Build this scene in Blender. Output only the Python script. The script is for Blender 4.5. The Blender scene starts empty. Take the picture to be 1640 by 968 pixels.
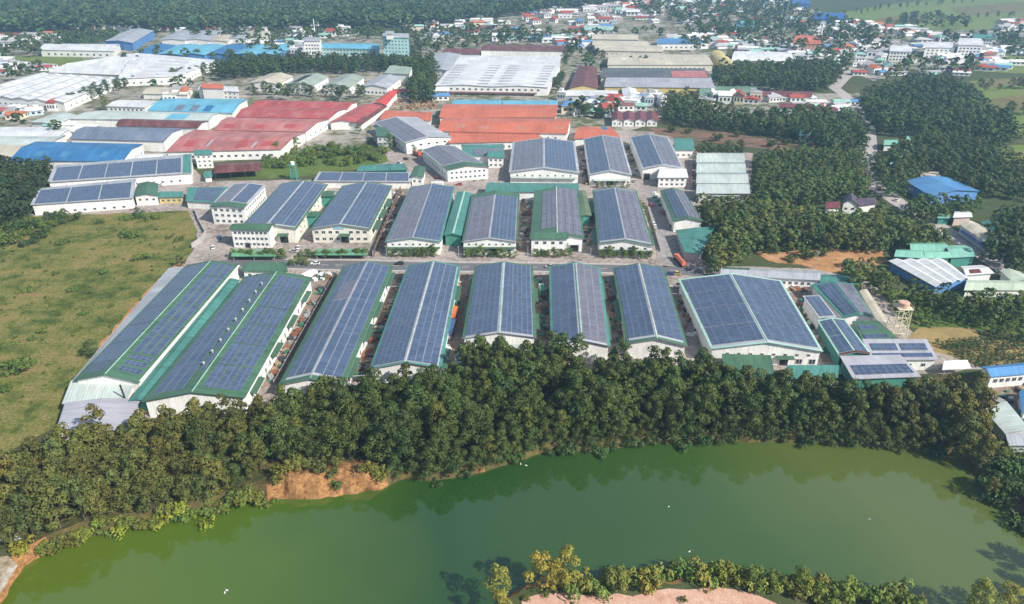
import bpy, math, random
import numpy as np
from mathutils import Vector, Matrix
from mathutils.geometry import delaunay_2d_cdt
from mathutils.noise import noise as mnoise

random.seed(7); rng = np.random.default_rng(11)
sc = bpy.context.scene
col = sc.collection

# ------------------------------------------------------------------ camera, sky, sun, exposure
CAM_H, PITCH, F = 140.0, math.radians(27.8), 1128.6      # metres, down-tilt, focal length in photo pixels
cam_d = bpy.data.cameras.new('camera'); cam = bpy.data.objects.new('camera', cam_d); col.objects.link(cam)
cam.location = (0, 0, CAM_H); cam.rotation_euler = (math.radians(90) - PITCH, 0, 0)
cam_d.sensor_width = 36; cam_d.lens = 36 * F / 1640; cam_d.clip_end = 20000; cam_d.clip_start = 1
sc.camera = cam
SUN_AZ, SUN_EL = math.radians(124), math.radians(39)      # clockwise from the view direction
world = bpy.data.worlds.new('World'); sc.world = world; world.use_nodes = True
wn = world.node_tree.nodes; wl = world.node_tree.links
sky = wn.new('ShaderNodeTexSky'); sky.sky_type = 'NISHITA'; sky.sun_disc = False
sky.sun_elevation = SUN_EL; sky.sun_rotation = SUN_AZ; sky.air_density = 1.0; sky.dust_density = 2.0
tcw = wn.new('ShaderNodeTexCoord'); sxw = wn.new('ShaderNodeSeparateXYZ'); wl.new(tcw.outputs['Generated'], sxw.inputs[0])
mrw = wn.new('ShaderNodeMapRange'); mrw.inputs[1].default_value = 0; mrw.inputs[2].default_value = 1; mrw.inputs[3].default_value = .80; mrw.inputs[4].default_value = .15; wl.new(sxw.outputs[2], mrw.inputs[0])
nzw = wn.new('ShaderNodeTexNoise'); nzw.inputs['Scale'].default_value = 2.2; nzw.inputs['Detail'].default_value = 5; wl.new(tcw.outputs['Generated'], nzw.inputs['Vector'])
adw = wn.new('ShaderNodeMath'); adw.operation = 'MULTIPLY_ADD'; adw.use_clamp = True; adw.inputs[1].default_value = .5; wl.new(nzw.outputs['Fac'], adw.inputs[0])
sbw = wn.new('ShaderNodeMath'); sbw.operation = 'SUBTRACT'; sbw.inputs[1].default_value = .25; wl.new(mrw.outputs[0], sbw.inputs[0]); wl.new(sbw.outputs[0], adw.inputs[2])
mxw = wn.new('ShaderNodeMix'); mxw.data_type = 'RGBA'; wl.new(adw.outputs[0], mxw.inputs[0]); wl.new(sky.outputs[0], mxw.inputs[6]); mxw.inputs[7].default_value = (3.4, 4.3, 5.0, 1)
wl.new(mxw.outputs[2], wn['Background'].inputs[0]); wn['Background'].inputs[1].default_value = 0.10
sun_d = bpy.data.lights.new('sun', 'SUN'); sun_d.energy = 5.0; sun_d.angle = math.radians(0.6); sun_d.color = (1, .94, .85)
sun = bpy.data.objects.new('sun', sun_d); col.objects.link(sun)
S_DIR = Vector((math.sin(SUN_AZ) * math.cos(SUN_EL), math.cos(SUN_AZ) * math.cos(SUN_EL), math.sin(SUN_EL)))
sun.rotation_euler = (-S_DIR).to_track_quat('-Z', 'Y').to_euler(); sun.location = (0, 0, 300)
sc.view_settings.view_transform = 'Standard'; sc.view_settings.look = 'None'
sc.view_settings.exposure = 0.5; sc.view_settings.gamma = 1
sc.cycles.volume_bounces = 0; sc.cycles.max_bounces = 5; sc.cycles.diffuse_bounces = 2; sc.cycles.transparent_max_bounces = 4

# ------------------------------------------------------------------ helpers
cp, sp = math.cos(PITCH), math.sin(PITCH)
def U(px, py, z=0.0):
    """where the sight line through a photo pixel meets the height z"""
    a = (px - 820) / F; b = (484 - py) / F
    d = (a, cp + b * sp, -sp + b * cp)
    t = (z - CAM_H) / d[2]
    return Vector((a * t, d[1] * t, z))
def poly(pts, z=0.0): return [U(x, y, z) for x, y in pts]
def pix(p):
    x, y, z = p[0], p[1], p[2] - CAM_H
    f = y * cp - z * sp; u = y * sp + z * cp
    return 820 + F * x / f, 484 - F * u / f

class MB:
    def __init__(s): s.v = []; s.f = []; s.m = []; s.uv = []
    def add(s, verts, faces, m=0, uvs=None):
        o = len(s.v); s.v += [tuple(p) for p in verts]
        for i, f in enumerate(faces):
            s.f.append([o + k for k in f]); s.m.append(m)
            s.uv.append(uvs[i] if uvs else [(0, 0)] * len(f))
    def box(s, x0, x1, y0, y1, z0, z1, m=0):
        s.add([(x0,y0,z0),(x1,y0,z0),(x1,y1,z0),(x0,y1,z0),(x0,y0,z1),(x1,y0,z1),(x1,y1,z1),(x0,y1,z1)],
              [(3,2,1,0),(4,5,6,7),(0,1,5,4),(1,2,6,5),(2,3,7,6),(3,0,4,7)], m)
    def slab(s, q, th, m=0, uv=None):
        """four corners (counter-clockwise seen from above), thickness th downwards"""
        q = [Vector(p) for p in q]; d = Vector((0, 0, -th))
        uv = uv or [(0,0)] * 4
        s.add(q + [p + d for p in q], [(0,1,2,3),(7,6,5,4),(0,4,5,1),(1,5,6,2),(2,6,7,3),(3,7,4,0)], m,
              [uv] + [[(0,0)] * 4] * 5)
    def tube(s, a, b, r0, r1=None, n=6, m=0):
        a = Vector(a); b = Vector(b); r1 = r0 if r1 is None else r1
        ax = (b - a).normalized(); t = ax.orthogonal().normalized(); w = ax.cross(t)
        vs = []
        for p, r in ((a, r0), (b, r1)):
            for k in range(n):
                an = 2 * math.pi * k / n; vs.append(p + (t * math.cos(an) + w * math.sin(an)) * r)
        s.add(vs, [(k, (k+1) % n, n + (k+1) % n, n + k) for k in range(n)] + [tuple(range(n))[::-1], tuple(range(n, 2*n))], m)
    def mesh(s, name, mats, origin=(0,0,0)):
        me = bpy.data.meshes.new(name); o = Vector(origin)
        me.from_pydata([tuple(Vector(p) - o) for p in s.v], [], s.f)
        for mm in (mats if isinstance(mats, (list, tuple)) else [mats]): me.materials.append(mm)
        me.polygons.foreach_set('material_index', s.m)
        ul = me.uv_layers.new(name='UVMap')
        ul.data.foreach_set('uv', [c for f in s.uv for p in f for c in p])
        me.update(); return me
    def build(s, name, mats, parent=None, origin=(0,0,0)):
        return link(name, s.mesh(name, mats, origin), parent)
def link(name, data, parent=None, loc=None):
    o = bpy.data.objects.new(name, data); col.objects.link(o)
    if parent: o.parent = parent
    if loc is not None: o.location = loc
    return o
def tag(o, label=None, cat=None, group=None, kind=None):
    if label: o['label'] = label
    if cat: o['category'] = cat
    if group: o['group'] = group
    if kind: o['kind'] = kind
    return o
def empty(name, loc, label, cat, group=None, rz=0):
    o = bpy.data.objects.new(name, None); col.objects.link(o); o.location = loc; o.rotation_euler[2] = rz
    o.empty_display_size = 1
    return tag(o, label, cat, group)
ORD = 'first second third fourth fifth sixth seventh eighth ninth tenth eleventh twelfth thirteenth fourteenth fifteenth sixteenth seventeenth eighteenth nineteenth twentieth'.split()
TENS = {20: 'twenty', 30: 'thirty', 40: 'forty', 50: 'fifty'}
def ordinal(n):
    if n < 20: return ORD[n]
    t = (n + 1) // 10 * 10; r = (n + 1) % 10
    return TENS[t] + '-' + ORD[r - 1] if r else {30: 'thirtieth', 40: 'fortieth', 50: 'fiftieth'}[t]

# ------------------------------------------------------------------ materials
def newmat(name):
    m = bpy.data.materials.new(name); m.use_nodes = True
    return m, m.node_tree.nodes, m.node_tree.links, m.node_tree.nodes['Principled BSDF']
def ramp(n, l, fac, stops):
    r = n.new('ShaderNodeValToRGB'); l.new(fac, r.inputs[0])
    e = r.color_ramp.elements
    while len(e) < len(stops): e.new(.5)
    for k, (p, c) in enumerate(stops): e[k].position = p; e[k].color = (*c, 1) if len(c) == 3 else c
    return r.outputs[0]
def noise(n, l, vec, scale, detail=4, rough=.6):
    t = n.new('ShaderNodeTexNoise'); t.inputs['Scale'].default_value = scale
    t.inputs['Detail'].default_value = detail; t.inputs['Roughness'].default_value = rough
    if vec is not None: l.new(vec, t.inputs['Vector'])
    return t.outputs['Fac']
def mixc(n, l, fac, a, b, mode='MIX'):
    x = n.new('ShaderNodeMix'); x.data_type = 'RGBA'; x.blend_type = mode
    for inp, v in ((0, fac), (6, a), (7, b)):
        if isinstance(v, (int, float)): x.inputs[inp].default_value = v
        elif isinstance(v, tuple): x.inputs[inp].default_value = (*v, 1)
        else: l.new(v, x.inputs[inp])
    return x.outputs[2]
def sc3(c, k): return tuple(min(1, v * k) for v in c)
MATS = {}
def plain(name, c, rough=.6, metal=0):
    if name in MATS: return MATS[name]
    m, n, l, b = newmat(name); MATS[name] = m
    b.inputs['Roughness'].default_value = rough; b.inputs['Metallic'].default_value = metal
    g = n.new('ShaderNodeNewGeometry')
    f = noise(n, l, g.outputs['Position'], .9, 5)
    l.new(mixc(n, l, 1.0, c, ramp(n, l, f, [(.25, (.78,)*3), (.7, (1.08,)*3)]), 'MULTIPLY'), b.inputs['Base Color'])
    return m
def wallmat(name, c):
    if name in MATS: return MATS[name]
    m, n, l, b = newmat(name); MATS[name] = m; b.inputs['Roughness'].default_value = .75
    g = n.new('ShaderNodeNewGeometry')
    mp = n.new('ShaderNodeMapping'); mp.inputs['Scale'].default_value = (1, 1, .12); l.new(g.outputs['Position'], mp.inputs['Vector'])
    f = noise(n, l, mp.outputs[0], 1.3, 6, .7); f2 = noise(n, l, g.outputs['Position'], .12, 3)
    c1 = mixc(n, l, 1.0, c, ramp(n, l, f, [(.3, (.72, .70, .66)), (.55, (1, 1, 1))]), 'MULTIPLY')
    l.new(mixc(n, l, 1.0, c1, ramp(n, l, f2, [(.3, (.86,)*3), (.65, (1.04,)*3)]), 'MULTIPLY'), b.inputs['Base Color'])
    return m
def roofmat(name, c, dirt=.35, rust=None, rough=.45):
    """ribbed sheet roof; UV in metres, U across the sheets, V down the slope"""
    if name in MATS: return MATS[name]
    m, n, l, b = newmat(name); MATS[name] = m
    b.inputs['Roughness'].default_value = rough; b.inputs['Specular IOR Level'].default_value = .4
    uv = n.new('ShaderNodeUVMap'); uv.uv_map = 'UVMap'
    mp = n.new('ShaderNodeMapping'); mp.inputs['Scale'].default_value = (.55, .05, 1); l.new(uv.outputs[0], mp.inputs['Vector'])
    g = n.new('ShaderNodeNewGeometry')
    f = noise(n, l, mp.outputs[0], 1.0, 5, .7); f2 = noise(n, l, g.outputs['Position'], .06, 4, .65)
    c1 = mixc(n, l, 1.0, c, ramp(n, l, f, [(.32, (1 - dirt,)*3), (.62, (1.06,)*3)]), 'MULTIPLY')
    c1 = mixc(n, l, 1.0, c1, ramp(n, l, f2, [(.3, (1 - .6*dirt,)*3), (.65, (1.08,)*3)]), 'MULTIPLY')
    if rust:
        mp3 = n.new('ShaderNodeMapping'); mp3.inputs['Scale'].default_value = (.16, .03, 1); l.new(uv.outputs[0], mp3.inputs['Vector'])
        f3 = noise(n, l, mp3.outputs[0], 1.0, 7, .75)
        c1 = mixc(n, l, ramp(n, l, f3, [(.46, (0, 0, 0)), (.68, (.85, .85, .85))]), c1, rust)
    mb_ = n.new('ShaderNodeMapping'); mb_.inputs['Scale'].default_value = (.14, .045, 0); l.new(uv.outputs[0], mb_.inputs['Vector'])
    flb = n.new('ShaderNodeVectorMath'); flb.operation = 'FLOOR'; l.new(mb_.outputs[0], flb.inputs[0])
    wnb = n.new('ShaderNodeTexWhiteNoise'); wnb.noise_dimensions = '3D'; l.new(flb.outputs[0], wnb.inputs['Vector'])
    c1 = mixc(n, l, 1.0, c1, ramp(n, l, wnb.outputs['Value'], [(0, (.86,)*3), (1, (1.07,)*3)]), 'MULTIPLY')
    w = n.new('ShaderNodeTexWave'); w.bands_direction = 'X'; w.inputs['Scale'].default_value = .32; w.inputs['Distortion'].default_value = 0
    l.new(uv.outputs[0], w.inputs['Vector'])
    c1 = mixc(n, l, 1.0, c1, ramp(n, l, w.outputs['Fac'], [(0, (.80,)*3), (.2, (1, 1, 1))]), 'MULTIPLY')
    l.new(c1, b.inputs['Base Color'])
    bp = n.new('ShaderNodeBump'); bp.inputs['Strength'].default_value = .25; bp.inputs['Distance'].default_value = .05
    l.new(w.outputs['Fac'], bp.inputs['Height']); l.new(bp.outputs[0], b.inputs['Normal'])
    return m
def solarmat(name, c, frame, rough=.16):
    if name in MATS: return MATS[name]
    m, n, l, b = newmat(name); MATS[name] = m
    uv = n.new('ShaderNodeUVMap'); uv.uv_map = 'UVMap'
    sx = n.new('ShaderNodeSeparateXYZ'); l.new(uv.outputs[0], sx.inputs[0])
    def line(o, wid):
        fr = n.new('ShaderNodeMath'); fr.operation = 'FRACT'; l.new(o, fr.inputs[0])
        pp = n.new('ShaderNodeMath'); pp.operation = 'PINGPONG'; pp.inputs[1].default_value = .5; l.new(fr.outputs[0], pp.inputs[0])
        lt = n.new('ShaderNodeMath'); lt.operation = 'LESS_THAN'; lt.inputs[1].default_value = wid; l.new(pp.outputs[0], lt.inputs[0])
        return lt.outputs[0]
    mx = n.new('ShaderNodeMath'); mx.operation = 'MAXIMUM'
    l.new(line(sx.outputs[0], .06), mx.inputs[0]); l.new(line(sx.outputs[1], .04), mx.inputs[1])
    fl = n.new('ShaderNodeVectorMath'); fl.operation = 'FLOOR'; l.new(uv.outputs[0], fl.inputs[0])
    wn_ = n.new('ShaderNodeTexWhiteNoise'); wn_.noise_dimensions = '3D'; l.new(fl.outputs[0], wn_.inputs['Vector'])
    cc = mixc(n, l, 1.0, c, ramp(n, l, wn_.outputs['Value'], [(0, (.75, .75, .8)), (1, (1.25, 1.2, 1.2))]), 'MULTIPLY')
    g = n.new('ShaderNodeNewGeometry')
    f2 = noise(n, l, g.outputs['Position'], .08, 4)
    cc = mixc(n, l, 1.0, cc, ramp(n, l, f2, [(.3, (.85,)*3), (.7, (1.15,)*3)]), 'MULTIPLY')
    l.new(mixc(n, l, mx.outputs[0], cc, frame), b.inputs['Base Color'])
    b.inputs['Roughness'].default_value = rough; b.inputs['Specular IOR Level'].default_value = .5
    return m
def objmat(name, rough=.6, amt=.2):
    """paint whose colour is the object's own colour"""
    if name in MATS: return MATS[name]
    m, n, l, b = newmat(name); MATS[name] = m; b.inputs['Roughness'].default_value = rough
    oi = n.new('ShaderNodeObjectInfo'); g = n.new('ShaderNodeNewGeometry')
    f = noise(n, l, g.outputs['Position'], .5, 5)
    l.new(mixc(n, l, 1.0, oi.outputs['Color'], ramp(n, l, f, [(.3, (1-amt,)*3), (.7, (1.1,)*3)]), 'MULTIPLY'), b.inputs['Base Color'])
    return m
def leafmat(name, attr=False):
    m, n, l, b = newmat(name); MATS[name] = m
    if attr:
        a = n.new('ShaderNodeAttribute'); a.attribute_name = 'tint'; c0 = a.outputs['Color']
    else:
        a = n.new('ShaderNodeObjectInfo'); c0 = a.outputs['Color']
    g = n.new('ShaderNodeNewGeometry')
    c1 = mixc(n, l, 1.0, c0, ramp(n, l, g.outputs['Random Per Island'], [(0, (.78, .8, .8)), (.5, (1, 1, 1)), (1, (1.25, 1.2, 1.05))]), 'MULTIPLY')
    l.new(c1, b.inputs['Base Color']); b.inputs['Roughness'].default_value = .65; b.inputs['Specular IOR Level'].default_value = .25
    tr = n.new('ShaderNodeBsdfTranslucent'); l.new(mixc(n, l, 1.0, c1, (1.2, 1.25, .5), 'MULTIPLY'), tr.inputs[0])
    ms = n.new('ShaderNodeMixShader'); ms.inputs[0].default_value = .12
    l.new(b.outputs[0], ms.inputs[1]); l.new(tr.outputs[0], ms.inputs[2])
    l.new(ms.outputs[0], n['Material Output'].inputs[0])
    return m
def groundmat(name, stops, s1=.02, s2=.25, s3=2.0, bump=.3, rough=.95, fine=.3):
    """several scales of noise over a colour ramp, in metres"""
    if name in MATS: return MATS[name]
    m, n, l, b = newmat(name); MATS[name] = m
    g = n.new('ShaderNodeNewGeometry'); P = g.outputs['Position']
    f1 = noise(n, l, P, s1, 5, .65); f2 = noise(n, l, P, s2, 5, .7); f3 = noise(n, l, P, s3, 4, .7)
    ad = n.new('ShaderNodeMath'); ad.operation = 'MULTIPLY_ADD'; ad.inputs[1].default_value = .55; l.new(f2, ad.inputs[0])
    ml = n.new('ShaderNodeMath'); ml.operation = 'MULTIPLY'; ml.inputs[1].default_value = .45; l.new(f1, ml.inputs[0]); l.new(ml.outputs[0], ad.inputs[2])
    c = ramp(n, l, ad.outputs[0], stops)
    c = mixc(n, l, 1.0, c, ramp(n, l, f3, [(.3, (1-fine,)*3), (.7, (1+fine*.6,)*3)]), 'MULTIPLY')
    l.new(c, b.inputs['Base Color']); b.inputs['Roughness'].default_value = rough; b.inputs['Specular IOR Level'].default_value = .2
    bp = n.new('ShaderNodeBump'); bp.inputs['Strength'].default_value = bump; bp.inputs['Distance'].default_value = .4
    l.new(f3, bp.inputs['Height']); l.new(bp.outputs[0], b.inputs['Normal'])
    return m

LEAF, LEAF_T = leafmat('foliage'), leafmat('foliage_mass', True)
BARK = plain('bark', (.12, .09, .065), .9)
WHITE = wallmat('white_wall', (.82, .82, .80)); CREAM = wallmat('cream_wall', (.74, .72, .64)); GREYW = wallmat('grey_wall', (.5, .5, .5))
TEALW = wallmat('pale_teal_wall', (.38, .58, .58)); BLUEW = wallmat('blue_wall', (.10, .25, .55)); DARKW = wallmat('dark_wall', (.12, .12, .12))
GREENW = wallmat('green_wall', (.06, .26, .20)); YELW = wallmat('yellow_wall', (.6, .48, .2))
GREEN = roofmat('green_sheet', (.072, .160, .100), .35); TEAL = roofmat('teal_sheet', (.08, .25, .215), .35)
MINT = roofmat('mint_sheet', (.38, .58, .50), .25); PALE = roofmat('pale_sheet', (.50, .57, .54), .25)
WROOF = roofmat('white_sheet', (.68, .69, .71), .25); GROOF = roofmat('grey_sheet', (.40, .40, .45), .25)
DGROOF = roofmat('dark_grey_sheet', (.12, .125, .14), .4); LGROOF = roofmat('light_grey_sheet', (.40, .42, .46), .25)
RED = roofmat('red_sheet', (.42, .07, .065), .3, (.46, .19, .17)); FRED = roofmat('faded_red_sheet', (.46, .15, .135), .35, (.50, .28, .26))
ORANGE = roofmat('orange_sheet', (.56, .155, .085), .25); RUST = roofmat('rusty_sheet', (.16, .045, .04), .5, (.30, .14, .12))
BLUE = roofmat('blue_sheet', (.03, .16, .38), .3, (.06, .24, .46)); SKYB = roofmat('sky_blue_sheet', (.14, .42, .58), .25)
GBLUE = roofmat('grey_blue_sheet', (.16, .20, .29), .35, (.26, .28, .33)); CRROOF = roofmat('cream_sheet', (.58, .53, .42), .3)
YEL = roofmat('yellow_sheet', (.62, .50, .20), .2); FORB = plain('timber', (.30, .18, .09), .9)
SOL = solarmat('solar_glass', (.050, .080, .142), (.17, .205, .27)); SOLG = solarmat('solar_glass_grey_sheen', (.115, .118, .155), (.25, .25, .29), .25)  # grey glass: on some slopes the sky's reflection is put into its colour
GLASS = plain('window_glass', (.03, .04, .05), .15); FRAME = plain('window_frame', (.55, .58, .58), .5)
DARK = plain('dark_opening', (.02, .02, .022), .8); GREENP = plain('green_paint', (.05, .25, .14), .5)
CONC = plain('concrete', (.40, .38, .36), .85); STEEL = plain('galvanised_steel', (.45, .46, .47), .45, .4)
RUBBER = plain('rubber', (.02, .02, .02), .8); PAINT = objmat('vehicle_paint', .35, .1)
HWALL = objmat('house_wall', .8); HROOF = objmat('house_roof', .6, .3)
TANK = plain('tank_paint', (.58, .36, .27), .6); CREAMP = plain('cream_paint', (.66, .60, .42), .6)

# ------------------------------------------------------------------ terrain with the pond cut out
WATER_Z = -3.0
shore_px = [(-190,1160),(-60,1010),(5,965),(22,930),(42,905),(70,888),(130,862),(180,852),(245,840),(320,826),(365,812),(400,803),(440,800),(500,800),(560,792),(610,784),
    (635,772),(650,767),(700,770),(750,762),(790,752),(830,738),(862,728),(910,724),(960,721),(1040,711),(1130,708),(1230,707),(1330,711),(1400,716),(1470,722),
    (1520,731),(1552,748),(1568,770),(1580,795),(1610,820),(1645,842),(1720,890),(1830,960),(1900,1060),(1800,1160),(1640,1050),(1500,980),(1400,958),(1300,948),(1200,936),(1110,930),
    (1000,936),(940,940),(860,938),(825,945),(800,965),(785,1010),(760,1160)]
def resample(pts, step, jit=0.0, closed=True):
    out = []; n = len(pts)
    for i in range(n if closed else n - 1):
        a, b = pts[i], pts[(i+1) % n]; k = max(1, int((b - a).length / step))
        for j in range(k):
            p = a.lerp(b, j / k); out.append(p + Vector((rng.normal() * jit, rng.normal() * jit, 0)))
    if not closed: out.append(pts[-1])
    return out
def inside(P, poly_):
    P = np.asarray(P); x, y = P[:, 0], P[:, 1]; r = np.zeros(len(P), bool); n = len(poly_)
    for i in range(n):
        a, b = poly_[i], poly_[(i+1) % n]
        c = (a[1] > y) != (b[1] > y)
        with np.errstate(divide='ignore', invalid='ignore'):
            r ^= c & (x < (b[0] - a[0]) * (y - a[1]) / ((b[1] - a[1]) if b[1] != a[1] else 1e-9) + a[0])
    return r
shore = resample(poly(shore_px, WATER_Z), 2.0, .25)
ns = len(shore)
area = sum(shore[i].x * shore[(i+1) % ns].y - shore[(i+1) % ns].x * shore[i].y for i in range(ns))
sgn = 1 if area > 0 else -1                     # +1: counter-clockwise, outward is to the right
nrm = []
for i in range(ns):
    t = (shore[(i+3) % ns] - shore[i-3]); t.z = 0; t.normalize(); nrm.append(Vector((t.y, -t.x, 0)) * sgn)
prof = [(-3.0, -1.2), (0, .0), (.6, .9), (1.3, 1.9), (2.0, 2.6), (2.8, 3.0)]      # offset outward, height above the water
cliff_prof = [(-3.0, -1.2), (0, 0), (.9, 1.9), (1.9, 4.2), (4.4, 5.7), (11.0, 3.0)]
rings = []
def cliff_w(i):
    px_, py_ = pix(shore[i])
    if not 380 < px_ < 680 or py_ > 860: return 0
    t = min(1, max(0, min((px_ - 392) / 75, (640 - px_) / 50))); return t * t * (3 - 2*t)
CW = [cliff_w(i) for i in range(ns)]
for (off, h), (off2, h2) in zip(prof, cliff_prof):
    ring = []
    for i in range(ns):
        k = CW[i] * (1 + .22 * math.sin(i * .9) * math.sin(i * .31 + 2)) if CW[i] < .98 else 1 + .10 * math.sin(i * 1.3) + .07 * math.sin(i * 2.9); o = off + (off2 - off) * k; hh = h + (h2 - h) * k
        if 0 < off < 2.8:
            o += (.55 * math.sin(i * 1.9) + .5 * math.sin(i * .83 + 1) + .3 * rng.normal()) * (.5 + .9 * k); hh += .3 * rng.normal() * k
        p = shore[i] + nrm[i] * o; p.z = WATER_Z + hh
        ring.append(p)
    rings.append(ring)
top = rings[-1]
G0 = (-3500, 3500, -400, 6000)
bp_ = [Vector((G0[0], G0[2])), Vector((G0[1], G0[2])), Vector((G0[1], G0[3])), Vector((G0[0], G0[3]))]
gv = bp_ + [Vector((p.x, p.y)) for p in top]
extra = [Vector((x, y)) for x in range(-3000, 3001, 600) for y in range(900, 5900, 600)]
ge = [(0,1),(1,2),(2,3),(3,0)] + [(4+i, 4+(i+1) % ns) for i in range(ns)]
r_ = delaunay_2d_cdt(gv + extra, ge, [], 0, 1e-4)
gverts = [(p.x, p.y, 0) for p in r_[0]]
cen = np.array([[sum(r_[0][k].x for k in f) / len(f), sum(r_[0][k].y for k in f) / len(f)] for f in r_[2]])
inp = inside(cen, [(p.x, p.y) for p in top])
gf = [f for f, q in zip(r_[2], inp) if not q]
gme = bpy.data.meshes.new('ground'); gme.from_pydata(gverts, [], gf); gme.update()
GROUND = groundmat('ground_soil', [(.30, (.16, .13, .085)), (.45, (.075, .085, .035)), (.58, (.05, .075, .022)), (.75, (.20, .165, .12))], .012, .12, 1.2)
gme.materials.append(GROUND)
if gme.polygons[0].normal.z < 0: gme.flip_normals()
tag(link('ground', gme), 'flat green and brown ground under the whole estate and town', 'ground', kind='structure')
bank = MB()
for k in range(len(rings) - 1):
    for i in range(ns):
        j = (i + 1) % ns
        q = [rings[k][i], rings[k][j], rings[k+1][j], rings[k+1][i]]
        bank.add(q, [(0, 1, 2, 3) if sgn < 0 else (3, 2, 1, 0)], 0 if CW[i] > .3 or (math.sin(i * .11) + .6 * math.sin(i * .37)) > 1.58 or shore[i].y < 132 else 1)
BANK = groundmat('bank_soil', [(.36, (.09, .06, .03)), (.44, (.23, .12, .05)), (.52, (.36, .18, .07)), (.60, (.40, .25, .12)), (.7, (.46, .34, .22))], .13, .8, 3.0, .8, .95, .5)
DBANK = groundmat('dark_bank', [(.3, (.05, .04, .02)), (.5, (.10, .085, .03)), (.7, (.2, .13, .06))], .12, .7, 3, .5)
bo = bank.build('pond_bank', [BANK, DBANK]); tag(bo, 'eroded orange earth bank sloping down to the green pond', 'bank', kind='structure')

# water
m, n, l, b = newmat('pond_water'); WATER = m
g = n.new('ShaderNodeNewGeometry')
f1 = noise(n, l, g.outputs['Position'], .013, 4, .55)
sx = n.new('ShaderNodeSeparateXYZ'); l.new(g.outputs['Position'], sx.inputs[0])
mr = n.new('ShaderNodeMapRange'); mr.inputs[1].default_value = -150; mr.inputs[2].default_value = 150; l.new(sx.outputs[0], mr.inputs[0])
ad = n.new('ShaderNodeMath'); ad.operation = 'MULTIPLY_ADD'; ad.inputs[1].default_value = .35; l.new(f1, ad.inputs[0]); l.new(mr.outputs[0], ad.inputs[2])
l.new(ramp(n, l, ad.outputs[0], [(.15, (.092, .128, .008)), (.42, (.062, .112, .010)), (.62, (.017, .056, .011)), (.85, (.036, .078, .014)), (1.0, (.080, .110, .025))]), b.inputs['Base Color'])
b.inputs['Roughness'].default_value = .03; b.inputs['IOR'].default_value = 1.55; b.inputs['Specular IOR Level'].default_value = .85
f2 = noise(n, l, g.outputs['Position'], 1.3, 3, .6)
bm_ = n.new('ShaderNodeBump'); bm_.inputs['Strength'].default_value = .012; bm_.inputs['Distance'].default_value = .1; l.new(f2, bm_.inputs['Height']); l.new(bm_.outputs[0], b.inputs['Normal'])
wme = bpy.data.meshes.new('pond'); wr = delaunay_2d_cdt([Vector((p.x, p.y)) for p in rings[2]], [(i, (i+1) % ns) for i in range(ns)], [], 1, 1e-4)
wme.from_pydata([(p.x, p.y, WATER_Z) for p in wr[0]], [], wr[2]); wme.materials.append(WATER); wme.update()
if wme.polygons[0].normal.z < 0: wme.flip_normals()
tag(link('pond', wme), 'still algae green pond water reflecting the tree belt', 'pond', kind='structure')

# ------------------------------------------------------------------ ground patches
def patch(name, label, cat, pts, mat, z, jit=1.0, step=6, more=()):
    P = resample(poly(pts, 0), step, jit, not more) + list(more)
    r = delaunay_2d_cdt([Vector((p.x, p.y)) for p in P], [(i, (i+1) % len(P)) for i in range(len(P))], [], 1, 1e-4)
    me = bpy.data.meshes.new(name); me.from_pydata([(p.x, p.y, z) for p in r[0]], [], r[2]); me.materials.append(mat); me.update()
    if len(me.polygons) and me.polygons[0].normal.z < 0: me.flip_normals()
    return tag(link(name, me), label, cat, kind='structure')
MEADOW = groundmat('meadow_grass', [(.37, (.045, .078, .013)), (.44, (.085, .110, .022)), (.50, (.155, .158, .040)), (.56, (.205, .18, .058)), (.64, (.27, .18, .085))], .03, .13, 1.1, .7, .95, .6)
YARD = groundmat('yard_concrete', [(.36, (.13, .105, .09)), (.44, (.25, .21, .185)), (.52, (.34, .295, .27)), (.62, (.43, .38, .355))], .05, .4, 2.5, .1, .9, .25)
YARD2 = groundmat('side_road_concrete', [(.36, (.17, .155, .145)), (.5, (.28, .265, .255)), (.62, (.36, .34, .33))], .05, .4, 2.5, .1, .9, .25)
LANE = groundmat('lane_dirt', [(.30, (.10, .075, .06)), (.48, (.22, .165, .13)), (.65, (.36, .29, .24))], .08, .6, 2.5, .2)
ASPH = groundmat('asphalt', [(.3, (.10, .10, .11)), (.7, (.17, .17, .18))], .05, .5, 3, .05, .85, .15)
SOIL = groundmat('orange_soil', [(.36, (.10, .10, .03)), (.43, (.30, .165, .07)), (.50, (.42, .22, .10)), (.62, (.48, .31, .18))], .05, .25, 1.5, .4)
RSOIL = groundmat('red_soil', [(.40, (.07, .085, .03)), (.48, (.14, .10, .06)), (.55, (.20, .115, .085)), (.66, (.26, .16, .13))], .04, .2, 1.5, .4)
PSOIL = groundmat('pink_sand', [(.25, (.30, .16, .11)), (.45, (.52, .30, .22)), (.6, (.60, .40, .31)), (.78, (.66, .56, .46))], .09, .5, 3, .4)
FIELD = groundmat('green_field', [(.3, (.09, .14, .03)), (.5, (.14, .19, .045)), (.7, (.22, .20, .08))], .02, .1, 1.5, .3)
SCRUB = groundmat('scrub_grass', [(.3, (.05, .09, .02)), (.5, (.10, .15, .03)), (.7, (.2, .17, .08))], .05, .3, 1.5, .4)
LITTER = groundmat('leaf_litter', [(.38, (.03, .04, .012)), (.48, (.06, .065, .02)), (.56, (.10, .075, .03)), (.66, (.2, .11, .05))], .1, .6, 3, .4)
TOWN = groundmat('town_ground', [(.38, (.06, .085, .03)), (.46, (.13, .14, .07)), (.52, (.28, .255, .22)), (.62, (.40, .37, .34))], .025, .12, 1.5, .2)
STRAW = groundmat('dry_crop', [(.3, (.16, .15, .05)), (.5, (.30, .22, .09)), (.7, (.38, .29, .13))], .06, .4, 2.5, .5)
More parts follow.
